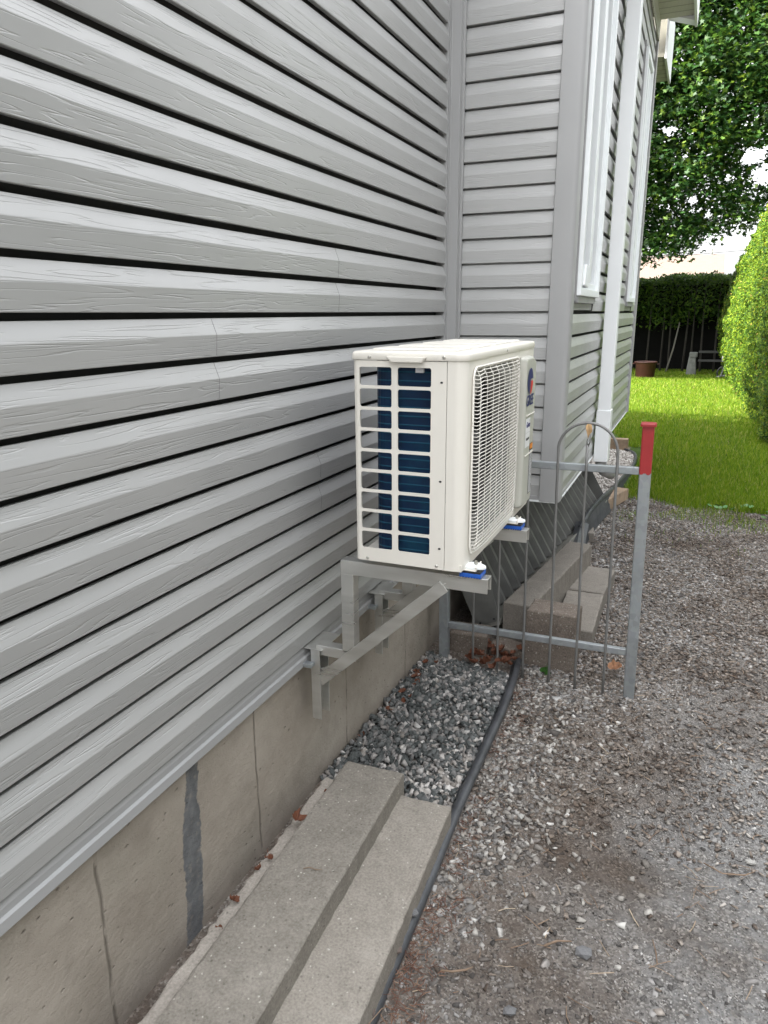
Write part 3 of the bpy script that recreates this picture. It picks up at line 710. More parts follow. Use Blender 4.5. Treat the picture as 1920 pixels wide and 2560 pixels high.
sticker('white_sticker', MLBL, 2.408, 2.474, 1.186, 1.2345); text('inverter', .015, 2.441, 1.215, XF+.0012, MLBLK, 'sticker_lettering', .1)
sticker('rating_plate', MLBLK, 2.484, 2.530, 1.01, 1.190); sticker('rating_plate_header', MORANGE, 2.486, 2.528, 1.170, 1.188, .0012)
mb = MB(); rz = 1.164
while rz > 1.015:
    a = 2.487; 
    while a < 2.524:
        l_ = random.uniform(.003, .012); mb.box((XF+.0006, a, rz-.0018), (XF+.0011, min(a+l_, 2.527), rz)); a += l_+.002
    rz -= .0048
ap(mb, 'rating_plate_print', MLBL)
# screws
for sx_, sz_ in ((.248, 1.519), (.457, 1.521), (.234, .953), (.443, .955)):
    mb = MB(); yy = 1.7868 if sz_ > 1.5 else 1.79
    mb.loft([[(sx_+r_*math.cos(2*math.pi*i/12), yy-d, sz_+r_*math.sin(2*math.pi*i/12)) for i in range(12)] for r_, d in ((.0046, 0), (.0046, .0012), (.0032, .0028), (.0008, .0032))]); ap(mb, 'screw', MSCREW)
for sy_, sz_ in ((2.20, 1.520), (2.585, 1.45), (2.575, .957), (2.36, .955), (1.86, .952)):
    mb = MB(); xx = AX1+(.0034 if sz_ > 1.5 else 0)
    mb.loft([[(xx+d, sy_+r_*math.cos(2*math.pi*i/12), sz_+r_*math.sin(2*math.pi*i/12)) for i in range(12)] for r_, d in ((.0045, 0), (.0045, .0012), (.003, .0028), (.0008, .0032))]); ap(mb, 'screw', MSCREW)
# mounting feet
BY = (1.845, 2.345)
for by in BY:
    mb = MB(); mb.box((.490, by-.028, .9425), (.548, by+.028, .9455)); mb.box((.545, by-.028, .9425), (.5485, by+.028, .9565)); ap(mb, 'mounting_foot', MCREAM, bevel=.001)

# ------------------------------------------------------------- brackets
def bracket(by, label):
    t = thing('wall_bracket', label, 'bracket', (0, by, .35), 'aluminium brackets carrying the heat pump')
    def bb(mb, name, mat=MALU, bevel=.0012, par=None):
        mb.o = Vector((0, by, .35)); return mb.build(name, mat, par or t, bevel=bevel)
    w_ = .04; tk = .003
    # arm: C channel open upward-right, along +x
    mb = MB(); zt_ = .921
    mb.box((.128, by-w_/2, zt_-.043), (.580, by-w_/2+tk, zt_)); mb.box((.128, by-w_/2+tk, zt_-tk), (.580, by+w_/2, zt_)); mb.box((.128, by+w_/2-tk, zt_-.043), (.580, by+w_/2, zt_-tk))
    bb(mb, 'arm')
    mb = MB(); mb.box((.128, by-w_/2, .62), (.128+w_, by-w_/2+tk, zt_-.043)); mb.box((.128+w_-tk, by-w_/2+tk, .62), (.128+w_, by+w_/2, zt_-.0435)); mb.box((.128, by-w_/2+tk, .62), (.131, by+w_/2, zt_-.0435))
    bb(mb, 'post')
    # stub between wall channel and post
    mb = MB(); mb.box((.035, by-w_/2, .594), (.172, by-w_/2+tk, .626)); mb.box((.035, by-w_/2+tk, .623), (.172, by+w_/2, .626)); mb.box((.035, by-.0172+.0345, .594), (.172, by+w_/2, .6225)); bb(mb, 'stub')
    # wall channel (two flanges)
    mb = MB(); mb.box((.020, by-.030, .37), (.052, by-.027, .615)); mb.box((.020, by-.027, .37), (.023, by+.027, .615)); mb.box((.020, by+.027, .37), (.052, by+.030, .615)); bb(mb, 'wall_channel')
    # hooks to the foundation
    mb = MB(); mb.box((-.024, by-.055, .560), (.034, by-.031, .572)); mb.box((-.026, by-.055, .545), (-.020, by-.031, .60)); mb.box((-.010, by-.05, .552), (.0, by-.036, .580)); bb(mb, 'anchor_clip', MGALV)
    mb = MB(); mb.box((-.027, by-.03, .612), (.06, by+.10, .616)); mb.box((-.027, by+.0305, .58), (.02, by+.036, .612)); bb(mb, 'cap_plate', MALU)
    # diagonal brace
    mb = MB(); p = Vector((.045, by-w_/2-.004, .505)); q_ = Vector((.455, by-w_/2-.004, .886)); mb.bar(p, q_, .005, .037, (0, 0, 1)); mb.bar(p+Vector((.008, .02, -.014)), q_+Vector((.008, .02, -.014)), .038, .004); bb(mb, 'brace')
    # welds
    for wx, wz in ((.44, .880), (.168, .618), (.056, .50), (.06, .545)):
        mb = MB(); pts = [(wx+.009*i-.018, by-w_/2-.003+random.uniform(-.001, .001), wz+.004*i*random.uniform(.6, 1.2)) for i in range(5)]; mb.tube(pts, [.002, .0035, .004, .0033, .002], 6); bb(mb, 'weld', MALU, 0)
    # blue ribbed rubber pad and white washer on top
    mb = MB(); mb.box((.500, by-.026, .9235), (.562, by+.026, .9350))
    for i in range(8): mb.box((.5015+i*.0078, by-.025, .9212), (.5055+i*.0078, by+.025, .9236))
    bb(mb, 'rubber_pad', MBLUE, .001)
    mb = MB(); mb.box((.502, by-.0245, .9352), (.560, by+.0245, .9422)); bb(mb, 'rubber_pad', MBLACK, .0005)
    mb = MB(); ring = []
    for i in range(24):
        a = 2*math.pi*i/24; rr_ = 1+.10*math.cos(3*a+.7); ring.append((.537+.030*math.cos(a)*rr_, by+.024*math.sin(a)*rr_))
    mb.loft([[(a, b_, .9458) for a, b_ in ring], [(a, b_, .9525) for a, b_ in ring], [(.537+(a-.537)*.8, by+(b_-by)*.8, .9545) for a, b_ in ring]]); bb(mb, 'washer_plate', MWHITE, .001)
    mb = MB(); mb.tube([(.540, by, .953), (.540, by, .966)], .0035, 8); mb.tube([(.540, by, .957), (.540, by, .9615)], .0062, 6); bb(mb, 'bolt', MSCREW, 0)
    return t
bracket(BY[0], 'nearer aluminium wall bracket under the louvred end of the heat pump')
bracket(BY[1], 'farther aluminium wall bracket, half hidden behind the first one')

# ------------------------------------------------------------- garden fence panel
fen = thing('fence_panel', 'low galvanised metal fence panel with hooped rods and one red topped post', 'fence', (.48, 3.03, 0))
def fb(mb, name, mat, **kw): mb.o = Vector((.48, 3.03, 0)); return mb.build(name, mat, fen, **kw)
def lean(z): return -.015*z
def post(x, z1, name='post'):
    mb = MB(); mb.loft([[(x+lean(z)+a, 3.03+b_, z) for a, b_ in rrect(-.0225, .0225, -.0175, .0175, .004, 2)] for z in (-.05, z1)]); return mb
P1 = fb(post(.918, 1.005), 'post', MGALV)
mb = MB(); mb.loft([[(.918+lean(z)+a, 3.03+b_, z) for a, b_ in rrect(-.0228, .0228, -.0178, .0178, .004, 2)] for z in (1.005, 1.195)]); m_ = fb(mb, 'painted_post_top', MREDP)
mb = MB(); mb.loft([[(.900+a*g_, 3.03+b_*g_, z) for a, b_ in rrect(-.030, .030, -.026, .026, .006, 3)] for g_, z in ((1, 1.193), (1.0, 1.202), (.93, 1.206), (.7, 1.2075))]); fb(mb, 'post_cap', MREDP)
mb = MB(); dr = [(.8815+.0415*i/14, 1.0055, 1.0015-.0035*math.sin(i*.7)-.0015*math.sin(i*2.1)) for i in range(15)]
mb.add([(x_, 3.0119, zt__) for x_, zt__, zb__ in dr]+[(x_, 3.0119, zb__) for x_, zt__, zb__ in dr], [(i, i+1, 16+i, 15+i) for i in range(14)]); fb(mb, 'paint_drips', MREDP)
fb(post(.068, 1.19), 'post', MGALV)
for z in (1.004, .205):
    mb = MB(); mb.bar((.09+lean(z), 3.03, z-.002), (.895+lean(z), 3.03, z+.006), .024, .030); fb(mb, 'rail', MGALV, bevel=.003)
RY = 3.012
def rod(x, z0, z1, kink=0):
    mb = MB(); n = 10; mb.tube([(x+lean(z0+(z1-z0)*i/n)+random.uniform(-.0008, .0008), RY+random.uniform(-.0008, .0008), z0+(z1-z0)*i/n) for i in range(n+1)], .0055, 8); return fb(mb, 'rod', MROD, smooth=True)
def hoop(xa, xb, zt_):
    r_ = (xb-xa)/2; zc = zt_-r_; c_ = (xa+xb)/2+lean(zt_)
    pts = [(xa+lean(z), RY, z) for z in np.linspace(-.02, zc, 9)]
    pts += [(c_+r_*math.cos(t), RY, zc+r_*math.sin(t)) for t in np.linspace(math.pi, 0, 25)[1:-1]]
    pts += [(xb+lean(z), RY, z) for z in np.linspace(zc, -.02, 9)]
    mb = MB(); mb.tube(pts, .0058, 8); fb(mb, 'hoop', MROD, smooth=True)
hoop(.572, .810, 1.196); hoop(.215, .452, 1.190)
rod(.688, -.02, 1.105); rod(.332, -.02, 1.10)
mb = MB(); mb.tube([(.672, RY, 1.10), (.669, RY-.002, 1.12), (.674, RY, 1.14), (.667, RY, 1.165)], [.004, .002, .0015, .001], 6); mb.tube([(.674, RY, 1.10), (.681, RY, 1.118), (.679, RY, 1.15), (.676, RY, 1.17)], [.004, .002, .0015, .001], 6); fb(mb, 'wire_tie', MROD, smooth=True)
tl = MB(); ring = [(.668, 1.193), (.683, 1.191), (.688, 1.172), (.686, 1.160), (.678, 1.150), (.672, 1.132), (.669, 1.150), (.664, 1.168), (.661, 1.185)]
tl.loft([[(a, RY-.008+.004*math.sin(b_*90), b_) for a, b_ in ring], [(a, RY-.0062+.004*math.sin(b_*90), b_) for a, b_ in ring]])
tl.o = Vector((.675, RY, 1.13)); o_ = tl.build('dry_leaf', MLEAFT); tag(o_, 'tan curled leaf caught on the crown of the fence hoop', 'leaf')

# ------------------------------------------------------------- concrete slabs beside the wall
def slab(name, x0, x1, y0, y1, z0, z1, mat, label, cat, group=None, rot=0, jag=.004, seed=0, tilt=0, piv=None):
    rnd = random.Random(seed); mb = MB(); nx_, ny_ = 5, max(3, int((y1-y0)/.022))
    per = []
    for i in range(nx_): per.append((x0+(x1-x0)*i/nx_, y0))
    for i in range(ny_): per.append((x1, y0+(y1-y0)*i/ny_))
    for i in range(nx_): per.append((x1-(x1-x0)*i/nx_, y1))
    for i in range(ny_): per.append((x0, y1-(y1-y0)*i/ny_))
    jit = [(rnd.uniform(-jag, jag), rnd.uniform(-jag, jag)) for _ in per]
    c_ = ((x0+x1)/2, (y0+y1)/2)
    def ringz(g_, z):
        out = []
        for (a, b_), (ja, jb) in zip(per, jit):
            out.append((a+ja*.6+(g_ if a < c_[0] else -g_)*(1 if abs(a-c_[0]) > 1e-6 else 0), b_+jb*.6+(g_ if b_ < c_[1] else -g_), z+rnd.uniform(-1, 1)*.0012))
        return out
    mb.loft([ringz(0, z0), ringz(0, z0+(z1-z0)*.5), ringz(0, z1-.006), ringz(.003, z1-.002), ringz(.009, z1)])
    px, py = piv or c_
    vs = []
    for x_, y_, z in mb.v:
        dx, dy = x_-px, y_-py; vs.append((px+dx*math.cos(rot)-dy*math.sin(rot), py+dx*math.sin(rot)+dy*math.cos(rot), z+tilt*dx))
    mb.v = vs; mb.o = Vector((px, py, z0)); o_ = mb.build(name, mat); return tag(o_, label, cat, group)
slab('curb_slab', .092, .296, .25, 1.918, .0, .172, MSLAB, 'upper long weathered concrete slab lying nearest the foundation', 'slab', 'long concrete slabs beside the foundation', rot=R(1.6), seed=1, piv=(.29, 1.9), jag=.0026)
slab('curb_slab', .262, .465, .25, 1.91, -.02, .100, MSLAB2, 'lower long concrete slab between the upper slab and the black edging', 'slab', 'long concrete slabs beside the foundation', rot=R(2.6), seed=2, piv=(.457, 1.9), jag=.0026)
slab('footing_strip', .035, .125, .7, 1.86, -.02, .128, MPALE, 'pale broken concrete strip wedged between the upper slab and the wall', 'slab', rot=R(1.3), seed=3, jag=.009, piv=(.09, 1.9))
slab('concrete_block', .432, .660, 3.155, 3.31, -.02, .285, MROUGH, 'rough brown concrete block standing on end behind the fence rods', 'block', seed=4, rot=R(-1))
slab('concrete_curb', .285, .43, 3.32, 4.46, -.02, .235, MPAVE, 'long smooth brown concrete curb lying beside the ribbed awning', 'curb', seed=5, rot=R(-7), piv=(.35, 3.4))
slab('paving_slab', .50, .70, 3.44, 3.975, .0, .095, MPAVE, 'nearer flat brown paving slab behind the rough block', 'slab', 'flat paving slabs', seed=6, rot=R(1))
slab('paving_slab', .47, .705, 3.985, 4.42, .0, .10, MPAVE, 'farther flat brown paving slab beside the end of the curb', 'slab', 'flat paving slabs', seed=7, rot=R(-2))
slab('concrete_block', .06, .245, 3.12, 3.26, -.02, .125, MROUGH, 'small mossy concrete block beside the left fence post', 'block', seed=8, rot=R(4))
slab('concrete_block', .26, .44, 3.16, 3.27, -.02, .065, MROUGH, 'low concrete piece lying among dry leaves by the black edging', 'block', seed=9, rot=R(-14))
# boards and stones under the downspout
slab('wood_board', .40, .50, 5.75, 6.6, .02, .12, MBRICK, 'weathered wooden board under the downspout pointing away', 'board', seed=11, rot=R(-14))
slab('paving_slab', .30, .46, 5.2, 5.55, .0, .08, MPAVE, 'flat paver piece under the end of the bay', 'slab', seed=12, rot=R(8))
slab('paving_slab', .28, .42, 5.9, 6.2, .0, .1, MPAVE, 'paver piece leaning beside the wooden board', 'slab', seed=13, rot=R(20))
slab('wood_board', .16, .38, 9.05, 9.16, .0, .15, MBRICK, 'short timber at the far corner of the bay by the lawn', 'board', seed=14, rot=R(0))

# ------------------------------------------------------------- ribbed aluminium awning leaning under the bay
aw = thing('metal_awning', 'dark grey ribbed metal awning lying under the overhanging bay', 'awning', (.3, 3.3, .1))
def awb(mb, name, **kw): mb.o = Vector((.3, 3.3, .1)); return mb.build(name, MAWN, aw, **kw)
Y0A, Y1A = 3.32, 6.0
def awp(t, prof):   # t 0..1 along ; prof index
    xl = .155+(.40-.155)*t  # lower edge drifts away from the wall
    P = {'top': (-.13+.21*t, .66-.10*t), 'b': (xl, .085), 'lip': (xl+.108-.03*t, .140), 'lipd': (xl+.110-.03*t, .118)}
    return P[prof]
n = 105; rings = []
for i in range(n+1):
    t = i/n; y = Y0A+(Y1A-Y0A)*t
    a = awp(t, 'top'); b_ = awp(t, 'b')
    dn = Vector((.82, 0, .45)).normalized(); ph = i % 5; o2 = .048 if ph in (1, 2) else 0.0
    rings.append([Vector((a[0], y, a[1]))+dn*o2, Vector((b_[0], y, b_[1]+.01))+dn*o2])
mb = MB(); mb.loft(rings, close=False); awb(mb, 'ribbed_sheet')
mb = MB(); mb.loft([[(*(awp(t, 'b')[0], Y0A+(Y1A-Y0A)*t, awp(t, 'b')[1]),), (awp(t, 'lip')[0], Y0A+(Y1A-Y0A)*t, awp(t, 'lip')[1]), (awp(t, 'lip')[0]+.004, Y0A+(Y1A-Y0A)*t, awp(t, 'lip')[1]-.002), (awp(t, 'lipd')[0], Y0A+(Y1A-Y0A)*t, awp(t, 'lipd')[1]-.01), (awp(t, 'b')[0]+.01, Y0A+(Y1A-Y0A)*t, awp(t, 'b')[1]-.006)] for t in (0, .5, 1)]); mb.o = Vector((.3, 3.3, .1)); mb.build('gutter_lip', simple('lip_aluminium', (.24, .235, .21), .5, var=.2), aw)
mb = MB(); cap_ = [(.146, .078), (.262, .135), (.20, .36), (.10, .62), (-.10, .62)]
mb.loft([[(a, y, b_) for a, b_ in cap_] for y in (Y0A-.006, Y0A-.001)]); awb(mb, 'end_cap', bevel=.001)
mb = MB(); mb.loft([[(a+.245, y, b_) for a, b_ in ((.150, .078), (.235, .135), (.03, .50), (-.09, .56))] for y in (Y1A+.001, Y1A+.004)]); awb(mb, 'end_cap')
for a, b_ in ((.165, .105), (.235, .14)):
    mb = MB(); mb.tube([(a, Y0A-.0065, b_), (a, Y0A-.010, b_)], .006, 10); mb.o = Vector((.3, 3.3, .1)); mb.build('rivet', MBLACK, aw)

# ------------------------------------------------------------- black landscape edging pipe
pth = [(.512, .55), (.50, .95), (.490, 1.19), (.482, 1.31), (.480, 1.476), (.474, 1.66), (.459, 1.93), (.452, 2.15), (.447, 2.40), (.440, 2.7), (.420, 2.99), (.405, 3.12), (.398, 3.25)]
def catmull(P, k=8):
    P = [Vector(p) for p in P]; out = []
    for i in range(len(P)-1):
        p0 = P[max(i-1, 0)]; p1 = P[i]; p2 = P[i+1]; p3 = P[min(i+2, len(P)-1)]
        for j in range(k):
            t = j/k; out.append(.5*((2*p1)+(p2-p0)*t+(2*p0-5*p1+4*p2-p3)*t*t+(-p0+3*p1-3*p2+p3)*t**3))
    out.append(P[-1]); return out
pp = catmull([(a, b_, .019 if b_ > 1.5 else .010+.006*math.sin(b_*9)) for a, b_ in pth])
mb = MB((.45, 2, 0)); mb.tube(pp, .0175, 12)
e1 = mb.build('lawn_edging', MPIPE, smooth=True); tag(e1, 'long black plastic edging tube running beside the slabs to the fence', 'edging')
mb = MB((.45, 2, 0)); mb.loft([[(p.x-.016, p.y, p.z-.004), (p.x-.030, p.y, p.z-.014), (p.x-.038, p.y, -.02)] for p in pp[24:]], close=False); mb.build('edging_skirt', MPIPE, e1).location = (0, 0, 0)
# pulled-up corrugated edging round the pale gravel bed
lp = catmull([(.405, 5.05, .16), (.425, 5.35, .20), (.455, 5.8, .20), (.475, 6.4, .14), (.495, 7.2, .08), (.520, 7.8, .05), (.525, 8.35, .03), (.485, 8.8, .03), (.36, 9.05, .03), (.24, 9.2, .03), (.0, 9.3, .03)], 10)
mb = MB((.45, 6, 0)); mb.tube(lp, .016, 10); e2 = mb.build('lawn_edging', MPIPE, smooth=True); tag(e2, 'corrugated black edging curving round the pale gravel bed by the lawn', 'edging')
mb = MB((.45, 6, 0)); rings = []
for i, p in enumerate(lp):
    for s_ in (0, 1):
        if i == len(lp)-1 and s_: continue
        qn = p if not s_ else (p+lp[i+1])/2
        o2 = .004 if (s_ == 0) else -.002; dz = min(.15, qn.z+.05)
        rings.append([qn+Vector((.006+o2, 0, -.012)), qn+Vector((.022+o2, .0, -.012-dz*.5)), qn+Vector((.035+o2, 0, -.012-dz))])
mb.loft(rings, close=False); sk = mb.build('edging_skirt', MPIPE, e2)
# twisted loose end
mb = MB((.42, 4.7, 0)); st = catmull([(.40, 5.15, .17), (.41, 4.95, .13), (.425, 4.75, .08), (.44, 4.5, .03)], 6)
mb.loft([[p+Vector((-.045+.02*i/18, 0, .0)), p+Vector((0, 0, .012)), p+Vector((.05, 0, -.01-.03*i/18))] for i, p in enumerate(st)], close=False)
e3 = mb.build('edging_scrap', MPIPE); md = e3.modifiers.new('s', 'SOLIDIFY'); md.thickness = .004; tag(e3, 'loose flap of black edging beside the far end of the brown curb', 'edging')

# ------------------------------------------------------------- stones
ico = bmesh.new(); bmesh.ops.create_icosphere(ico, subdivisions=1, radius=1); IV = np.array([v.co[:] for v in ico.verts]); IF = np.array([[v.index for v in f.verts] for f in ico.faces]); ico.free()
def rotmats(n, flat=.5, yaw_only=False):
    a = rng.uniform(0, 2*np.pi, n); b_ = rng.normal(0, flat, n); c_ = rng.normal(0, flat, n)
    ca, sa, cb, sb, cc, scn = np.cos(a), np.sin(a), np.cos(b_), np.sin(b_), np.cos(c_), np.sin(c_); o = np.ones(n); z = np.zeros(n)
    Rz = np.stack([ca, -sa, z, sa, ca, z, z, z, o], -1).reshape(n, 3, 3); Rx = np.stack([o, z, z, z, cb, -sb, z, sb, cb], -1).reshape(n, 3, 3); Ry = np.stack([cc, z, scn, z, o, z, -scn, z, cc], -1).reshape(n, 3, 3)
    return Ry @ Rx @ Rz if False else Rx @ Ry @ Rz
CV = np.array([(a, b_, c_) for a in (-1, 1) for b_ in (-1, 1) for c_ in (-1, 1)], float)*.72
CF = np.array([(0,1,3),(0,3,2),(4,6,7),(4,7,5),(0,4,5),(0,5,1),(2,3,7),(2,7,6),(0,2,6),(0,6,4),(1,5,7),(1,7,3)])
def stones(name, P, size, mat, label, flat=.35, aspect=(.75, .45), kind='stuff', ang=False):
    n = len(P)
    if ang:      # angular chips: skewed blocks with pinched ends
        base = CV[None]+rng.uniform(-.34, .34, (n, 8, 3)); base[:, 4:, 1] *= rng.uniform(.35, 1, (n, 1)); base[:, :, 0] *= 1.15
        sc_ = np.stack([np.ones(n), rng.uniform(aspect[0]*.8, 1, n), rng.uniform(aspect[1]*.7, aspect[1]*1.3, n)], -1)[:, None]*size[:, None, None]*.5
        v_ = np.einsum('nij,nkj->nki', rotmats(n, flat), base*sc_)+P[:, None]
        return npmesh(name, v_.reshape(-1, 3), (CF[None]+np.arange(n)[:, None, None]*8).reshape(-1, 3), mat, kind=kind, label=label)
    base = IV[None]*(1+rng.uniform(-.30, .30, (n, 12, 1))); base = base*(1+.45*rng.normal(0, 1, (n, 12, 1))*.4)*np.array([1, 1, 1]); base = np.clip(base, -.78, .78)/.78
    sc_ = np.stack([np.ones(n), rng.uniform(aspect[0]*.8, 1, n), rng.uniform(aspect[1]*.7, aspect[1]*1.3, n)], -1)[:, None]*size[:, None, None]*.5
    v_ = base*sc_; v_ = np.einsum('nij,nkj->nki', rotmats(n, flat), v_)+P[:, None]
    V = v_.reshape(-1, 3); F = (IF[None]+np.arange(n)[:, None, None]*12).reshape(-1, 3)
    return npmesh(name, V, F, mat, kind=kind, label=label)
def in_slab(x, y):
    m = (x < .30+(1.9-y)*.03) & (y < 1.92); m |= (x < .465+(1.9-y)*.045) & (y < 1.91)
    m |= (x > .43) & (x < .66) & (y > 3.15) & (y < 3.3); m |= (x > .47) & (x < .70) & (y > 3.44) & (y < 4.42)
    return m
def scatter(n, x0, x1, y0, y1, dens=None):
    x = rng.uniform(x0, x1, n); y = rng.uniform(y0, y1, n); k = np.ones(n, bool)
    if dens is not None: k = rng.uniform(0, 1, n) < dens(x, y)
    x, y = x[k], y[k]; k = ~in_slab(x, y); return x[k], y[k]
pipe_y = np.array([p[1] for p in pth]); pipe_x = np.array([p[0] for p in pth])
def px_at(y): return np.interp(y, pipe_y, pipe_x)
def dens_main(x, y):
    d = .40+.9*smooth2(x, y, 3.1, 3)+.55*smooth2(x, y, 8.0, 9)-.9*np.exp(-((x-1.15)/.38)**2-((y-2.15)/.32)**2)
    near_pipe = np.exp(-((x-px_at(y))/.35)**2)*np.clip((y-1.4)/.6, .25, 1)
    far = np.clip((y-2.6)/1.2, 0, 1)
    return np.clip(d*.50+near_pipe*.9+far*.6, .08, 1)*(x > px_at(y)+.02)
wid = lambda y: .62+.33*y
def fit(x, y): k = (x < 1.0+.34*y+.35); return x[k], y[k]
x, y = fit(*scatter(120000, .40, 3.2, .85, 6.75, dens_main)); s_ = rng.lognormal(math.log(.0092), .44, len(x)); s_ = np.clip(s_, .004, .030); s_ *= np.where(y > 3.2, 1.15, 1)*(1+.55*np.exp(-((x-px_at(y)-.15)/.30)**2)*np.clip((y-1.5)/.5, 0, 1)*(rng.uniform(0, 1, len(x)) < .5))
P = np.stack([x, y, ground_z(x, y)+s_*.06], -1); stones('gravel', P, s_, MSTONE, 'mixed grey and tan crushed gravel over the yard', .3, (.65, .36), ang=True)
x, y = fit(*scatter(80000, .42, 2.3, .85, 4.5, lambda a, b_: (a > px_at(b_)+.01)*np.clip(.35+.7*smooth2(a, b_, 4, 2), .1, 1))); s_ = rng.uniform(.003, .006, len(x))
P = np.stack([x, y, ground_z(x, y)+s_*.2], -1); stones('fine_gravel', P, s_, MSTONE, 'fine grit between the larger stones', .4)
x, y = fit(*scatter(38000, .40, 3.2, 1.3, 6.75, lambda a, b_: (a > px_at(b_)+.02)*np.clip((b_-1.3)/2.2+.5*smooth2(a, b_, 3, 7), 0.02, 1))); s_ = rng.uniform(.009, .024, len(x))
P = np.stack([x, y, ground_z(x, y)+.004+rng.uniform(0, .006, len(x))], -1); stones('stone_chips', P, s_, MCHIP, 'flat brown stone flakes and chips lying on the path', .3, (.5, .22), ang=True)
x = rng.uniform(.42, 1.15, 2600); y = rng.uniform(1.55, 3.1, 2600); k = (x > px_at(y)+.025) & (rng.uniform(0, 1, 2600) < np.exp(-((x-px_at(y))/.30)**2)*np.clip((y-1.4)/.6, .2, 1)) & ~in_slab(x, y); x, y = x[k], y[k]
s_ = rng.uniform(.013, .026, len(x)); stones('coarse_gravel', np.stack([x, y, ground_z(x, y)+s_*.14], -1), s_, mat_island('light_crushed_stone', [(0, (.16, .145, .13)), (.35, (.27, .25, .225)), (.7, (.36, .34, .31)), (.92, (.47, .45, .42)), (1, (.62, .60, .57))]), 'coarser light stones along the right side of the black tube', .35, (.75, .5), ang=True)
# slate pebbles by the wall
def slate(x, y): return (x < px_at(y)-.03) & (y > 1.90)
x = rng.uniform(-.02, .46, 9000); y = rng.uniform(1.86, 3.02, 9000); k = slate(x, y) & ~in_slab(x, y); x, y = x[k], y[k]
s_ = np.clip(rng.lognormal(math.log(.0235), .26, len(x)), .012, .040); P = np.stack([x, y, ground_z(x, y)+rng.uniform(-.004, .022, len(x))*np.clip((2.98-y)/.2, .2, 1)], -1)
kk = rng.uniform(0, 1, len(x)) < .62; P, s_ = P[kk], s_[kk]
white = rng.uniform(0, 1, len(P)) < np.clip(.05+.45*np.exp(-((P[:, 0]-px_at(P[:, 1])+.03)/.10)**2)*np.clip((2.6-P[:, 1])/.5, .1, 1), 0, .75)
stones('slate_gravel', P[~white], s_[~white], MSTONE2, 'dark slate pebbles with pink and white ones beside the wall', .8, (.8, .6), ang=True)
stones('pale_gravel', P[white], s_[white], MSTONE3, 'whitish pebbles along the black edging tube', .8, (.85, .65), ang=True)
# pale gravel bed
x = rng.uniform(.0, .52, 5000); y = rng.uniform(5.4, 9.1, 5000); k = x < np.interp(y, [5.4, 7.2, 8.35, 8.8, 9.1], [.46, .48, .51, .46, .3]); x, y = x[k], y[k]; s_ = rng.uniform(.022, .045, len(x))
stones('pale_gravel', np.stack([x, y, rng.uniform(.005, .02, len(x))], -1), s_, MSTONE3, 'whitish pebble bed behind the bay corner inside the edging', .6, (.85, .6))
# a few stones resting on the pipe / notable single stones
def stone1(x, y, z, s_, mat, label, group=None, seed=0):
    r2 = random.Random(seed); bm = bmesh.new(); bmesh.ops.create_icosphere(bm, subdivisions=1, radius=.5)
    for v in bm.verts:
        v.co = v.co*(1+r2.uniform(-.28, .22)); v.co.z *= .5; v.co.x = max(-.36, min(.42, v.co.x))
    me = bpy.data.meshes.new('stone'); bm.to_mesh(me); bm.free(); me.materials.append(mat); o_ = bpy.data.objects.new('stone', me); o_.location = (x, y, z); o_.scale = (s_, s_*.8, s_); o_.rotation_euler = (r2.uniform(-.2, .2), r2.uniform(-.2, .2), r2.uniform(0, 6)); link(o_); return tag(o_, label, 'stone', group)
MST_A = mat_concrete('blue_grey_rock', (.15, .152, .155), (.24, .24, .245), scale=5)
MST_B = mat_concrete('pale_rock', (.36, .35, .33), (.5, .49, .46), scale=5)
MST_C = mat_concrete('brown_rock', (.15, .115, .10), (.22, .18, .16), scale=5)
stone1(.481, 1.520, .040, .036, MST_A, 'blue grey stone sitting on the black tube, farthest of those on it', seed=1)
stone1(.484, 1.395, .036, .030, MST_C, 'squarish brown stone resting on the black tube between two others', seed=2)
stone1(.490, 1.215, .030, .030, MST_C, 'brown stone on the tube near the bottom edge of the photo', seed=3)
stone1(.528, 1.18, .012, .028, MST_B, 'small pale stone beside the tube at the bottom of the photo', seed=4)
stone1(.93, 1.60, .012, .052, MST_A, 'largest flat grey stone on the compacted dirt', seed=5)
stone1(.79, 1.36, .010, .040, MST_A, 'broad grey stone in the dirt near the bottom middle', seed=6)
stone1(.66, 2.06, .012, .034, MST_B, 'round pale flat stone right of the tube near the slab ends', seed=7)
stone1(1.35, 2.12, .012, .036, MST_B, 'whitish stone near the right edge of the photo', seed=8)

# ------------------------------------------------------------- litter, leaves, twigs, weeds
def sticks(name, P, L_, r_, mat, label, kind='stuff', tilt=.15):
    n = len(P); a = rng.uniform(0, 2*np.pi, n); t = rng.normal(0, tilt, n)
    d = np.stack([np.cos(a)*np.cos(t), np.sin(a)*np.cos(t), np.sin(t)], -1)*L_[:, None]/2; s2 = np.stack([-np.sin(a), np.cos(a), 0*a], -1)*r_[:, None]; u2 = np.array([0, 0, 1.])[None]*r_[:, None]
    mid = P+s2*rng.normal(0, 2.5, n)[:, None]
    V = np.stack([P-d-s2, P-d+s2, P-d+u2, mid-s2, mid+s2, mid+u2*1.2, P+d-s2, P+d+s2, P+d+u2], 1).reshape(-1, 3)
    f_ = np.array([(0,3,5,2),(1,2,5,4),(3,6,8,5),(4,5,8,7)]); F = (f_[None]+np.arange(n)[:, None, None]*9).reshape(-1, 4)
    return npmesh(name, V, F, mat, kind=kind, label=label)
def litter(n): 
    y = rng.uniform(.95, 3.0, n); y = np.where(rng.uniform(0, 1, n) < .5, rng.normal(1.45, .25, n), y); x = px_at(np.clip(y, .6, 3.2))+.02+np.abs(rng.normal(0, .055, n)); return x, y
x, y = litter(800); k = (y > .8) & (y < 3.1); x, y = x[k], y[k]
clump = smooth2(x, y, 14, 4) > -.15; x, y = x[clump], y[clump]
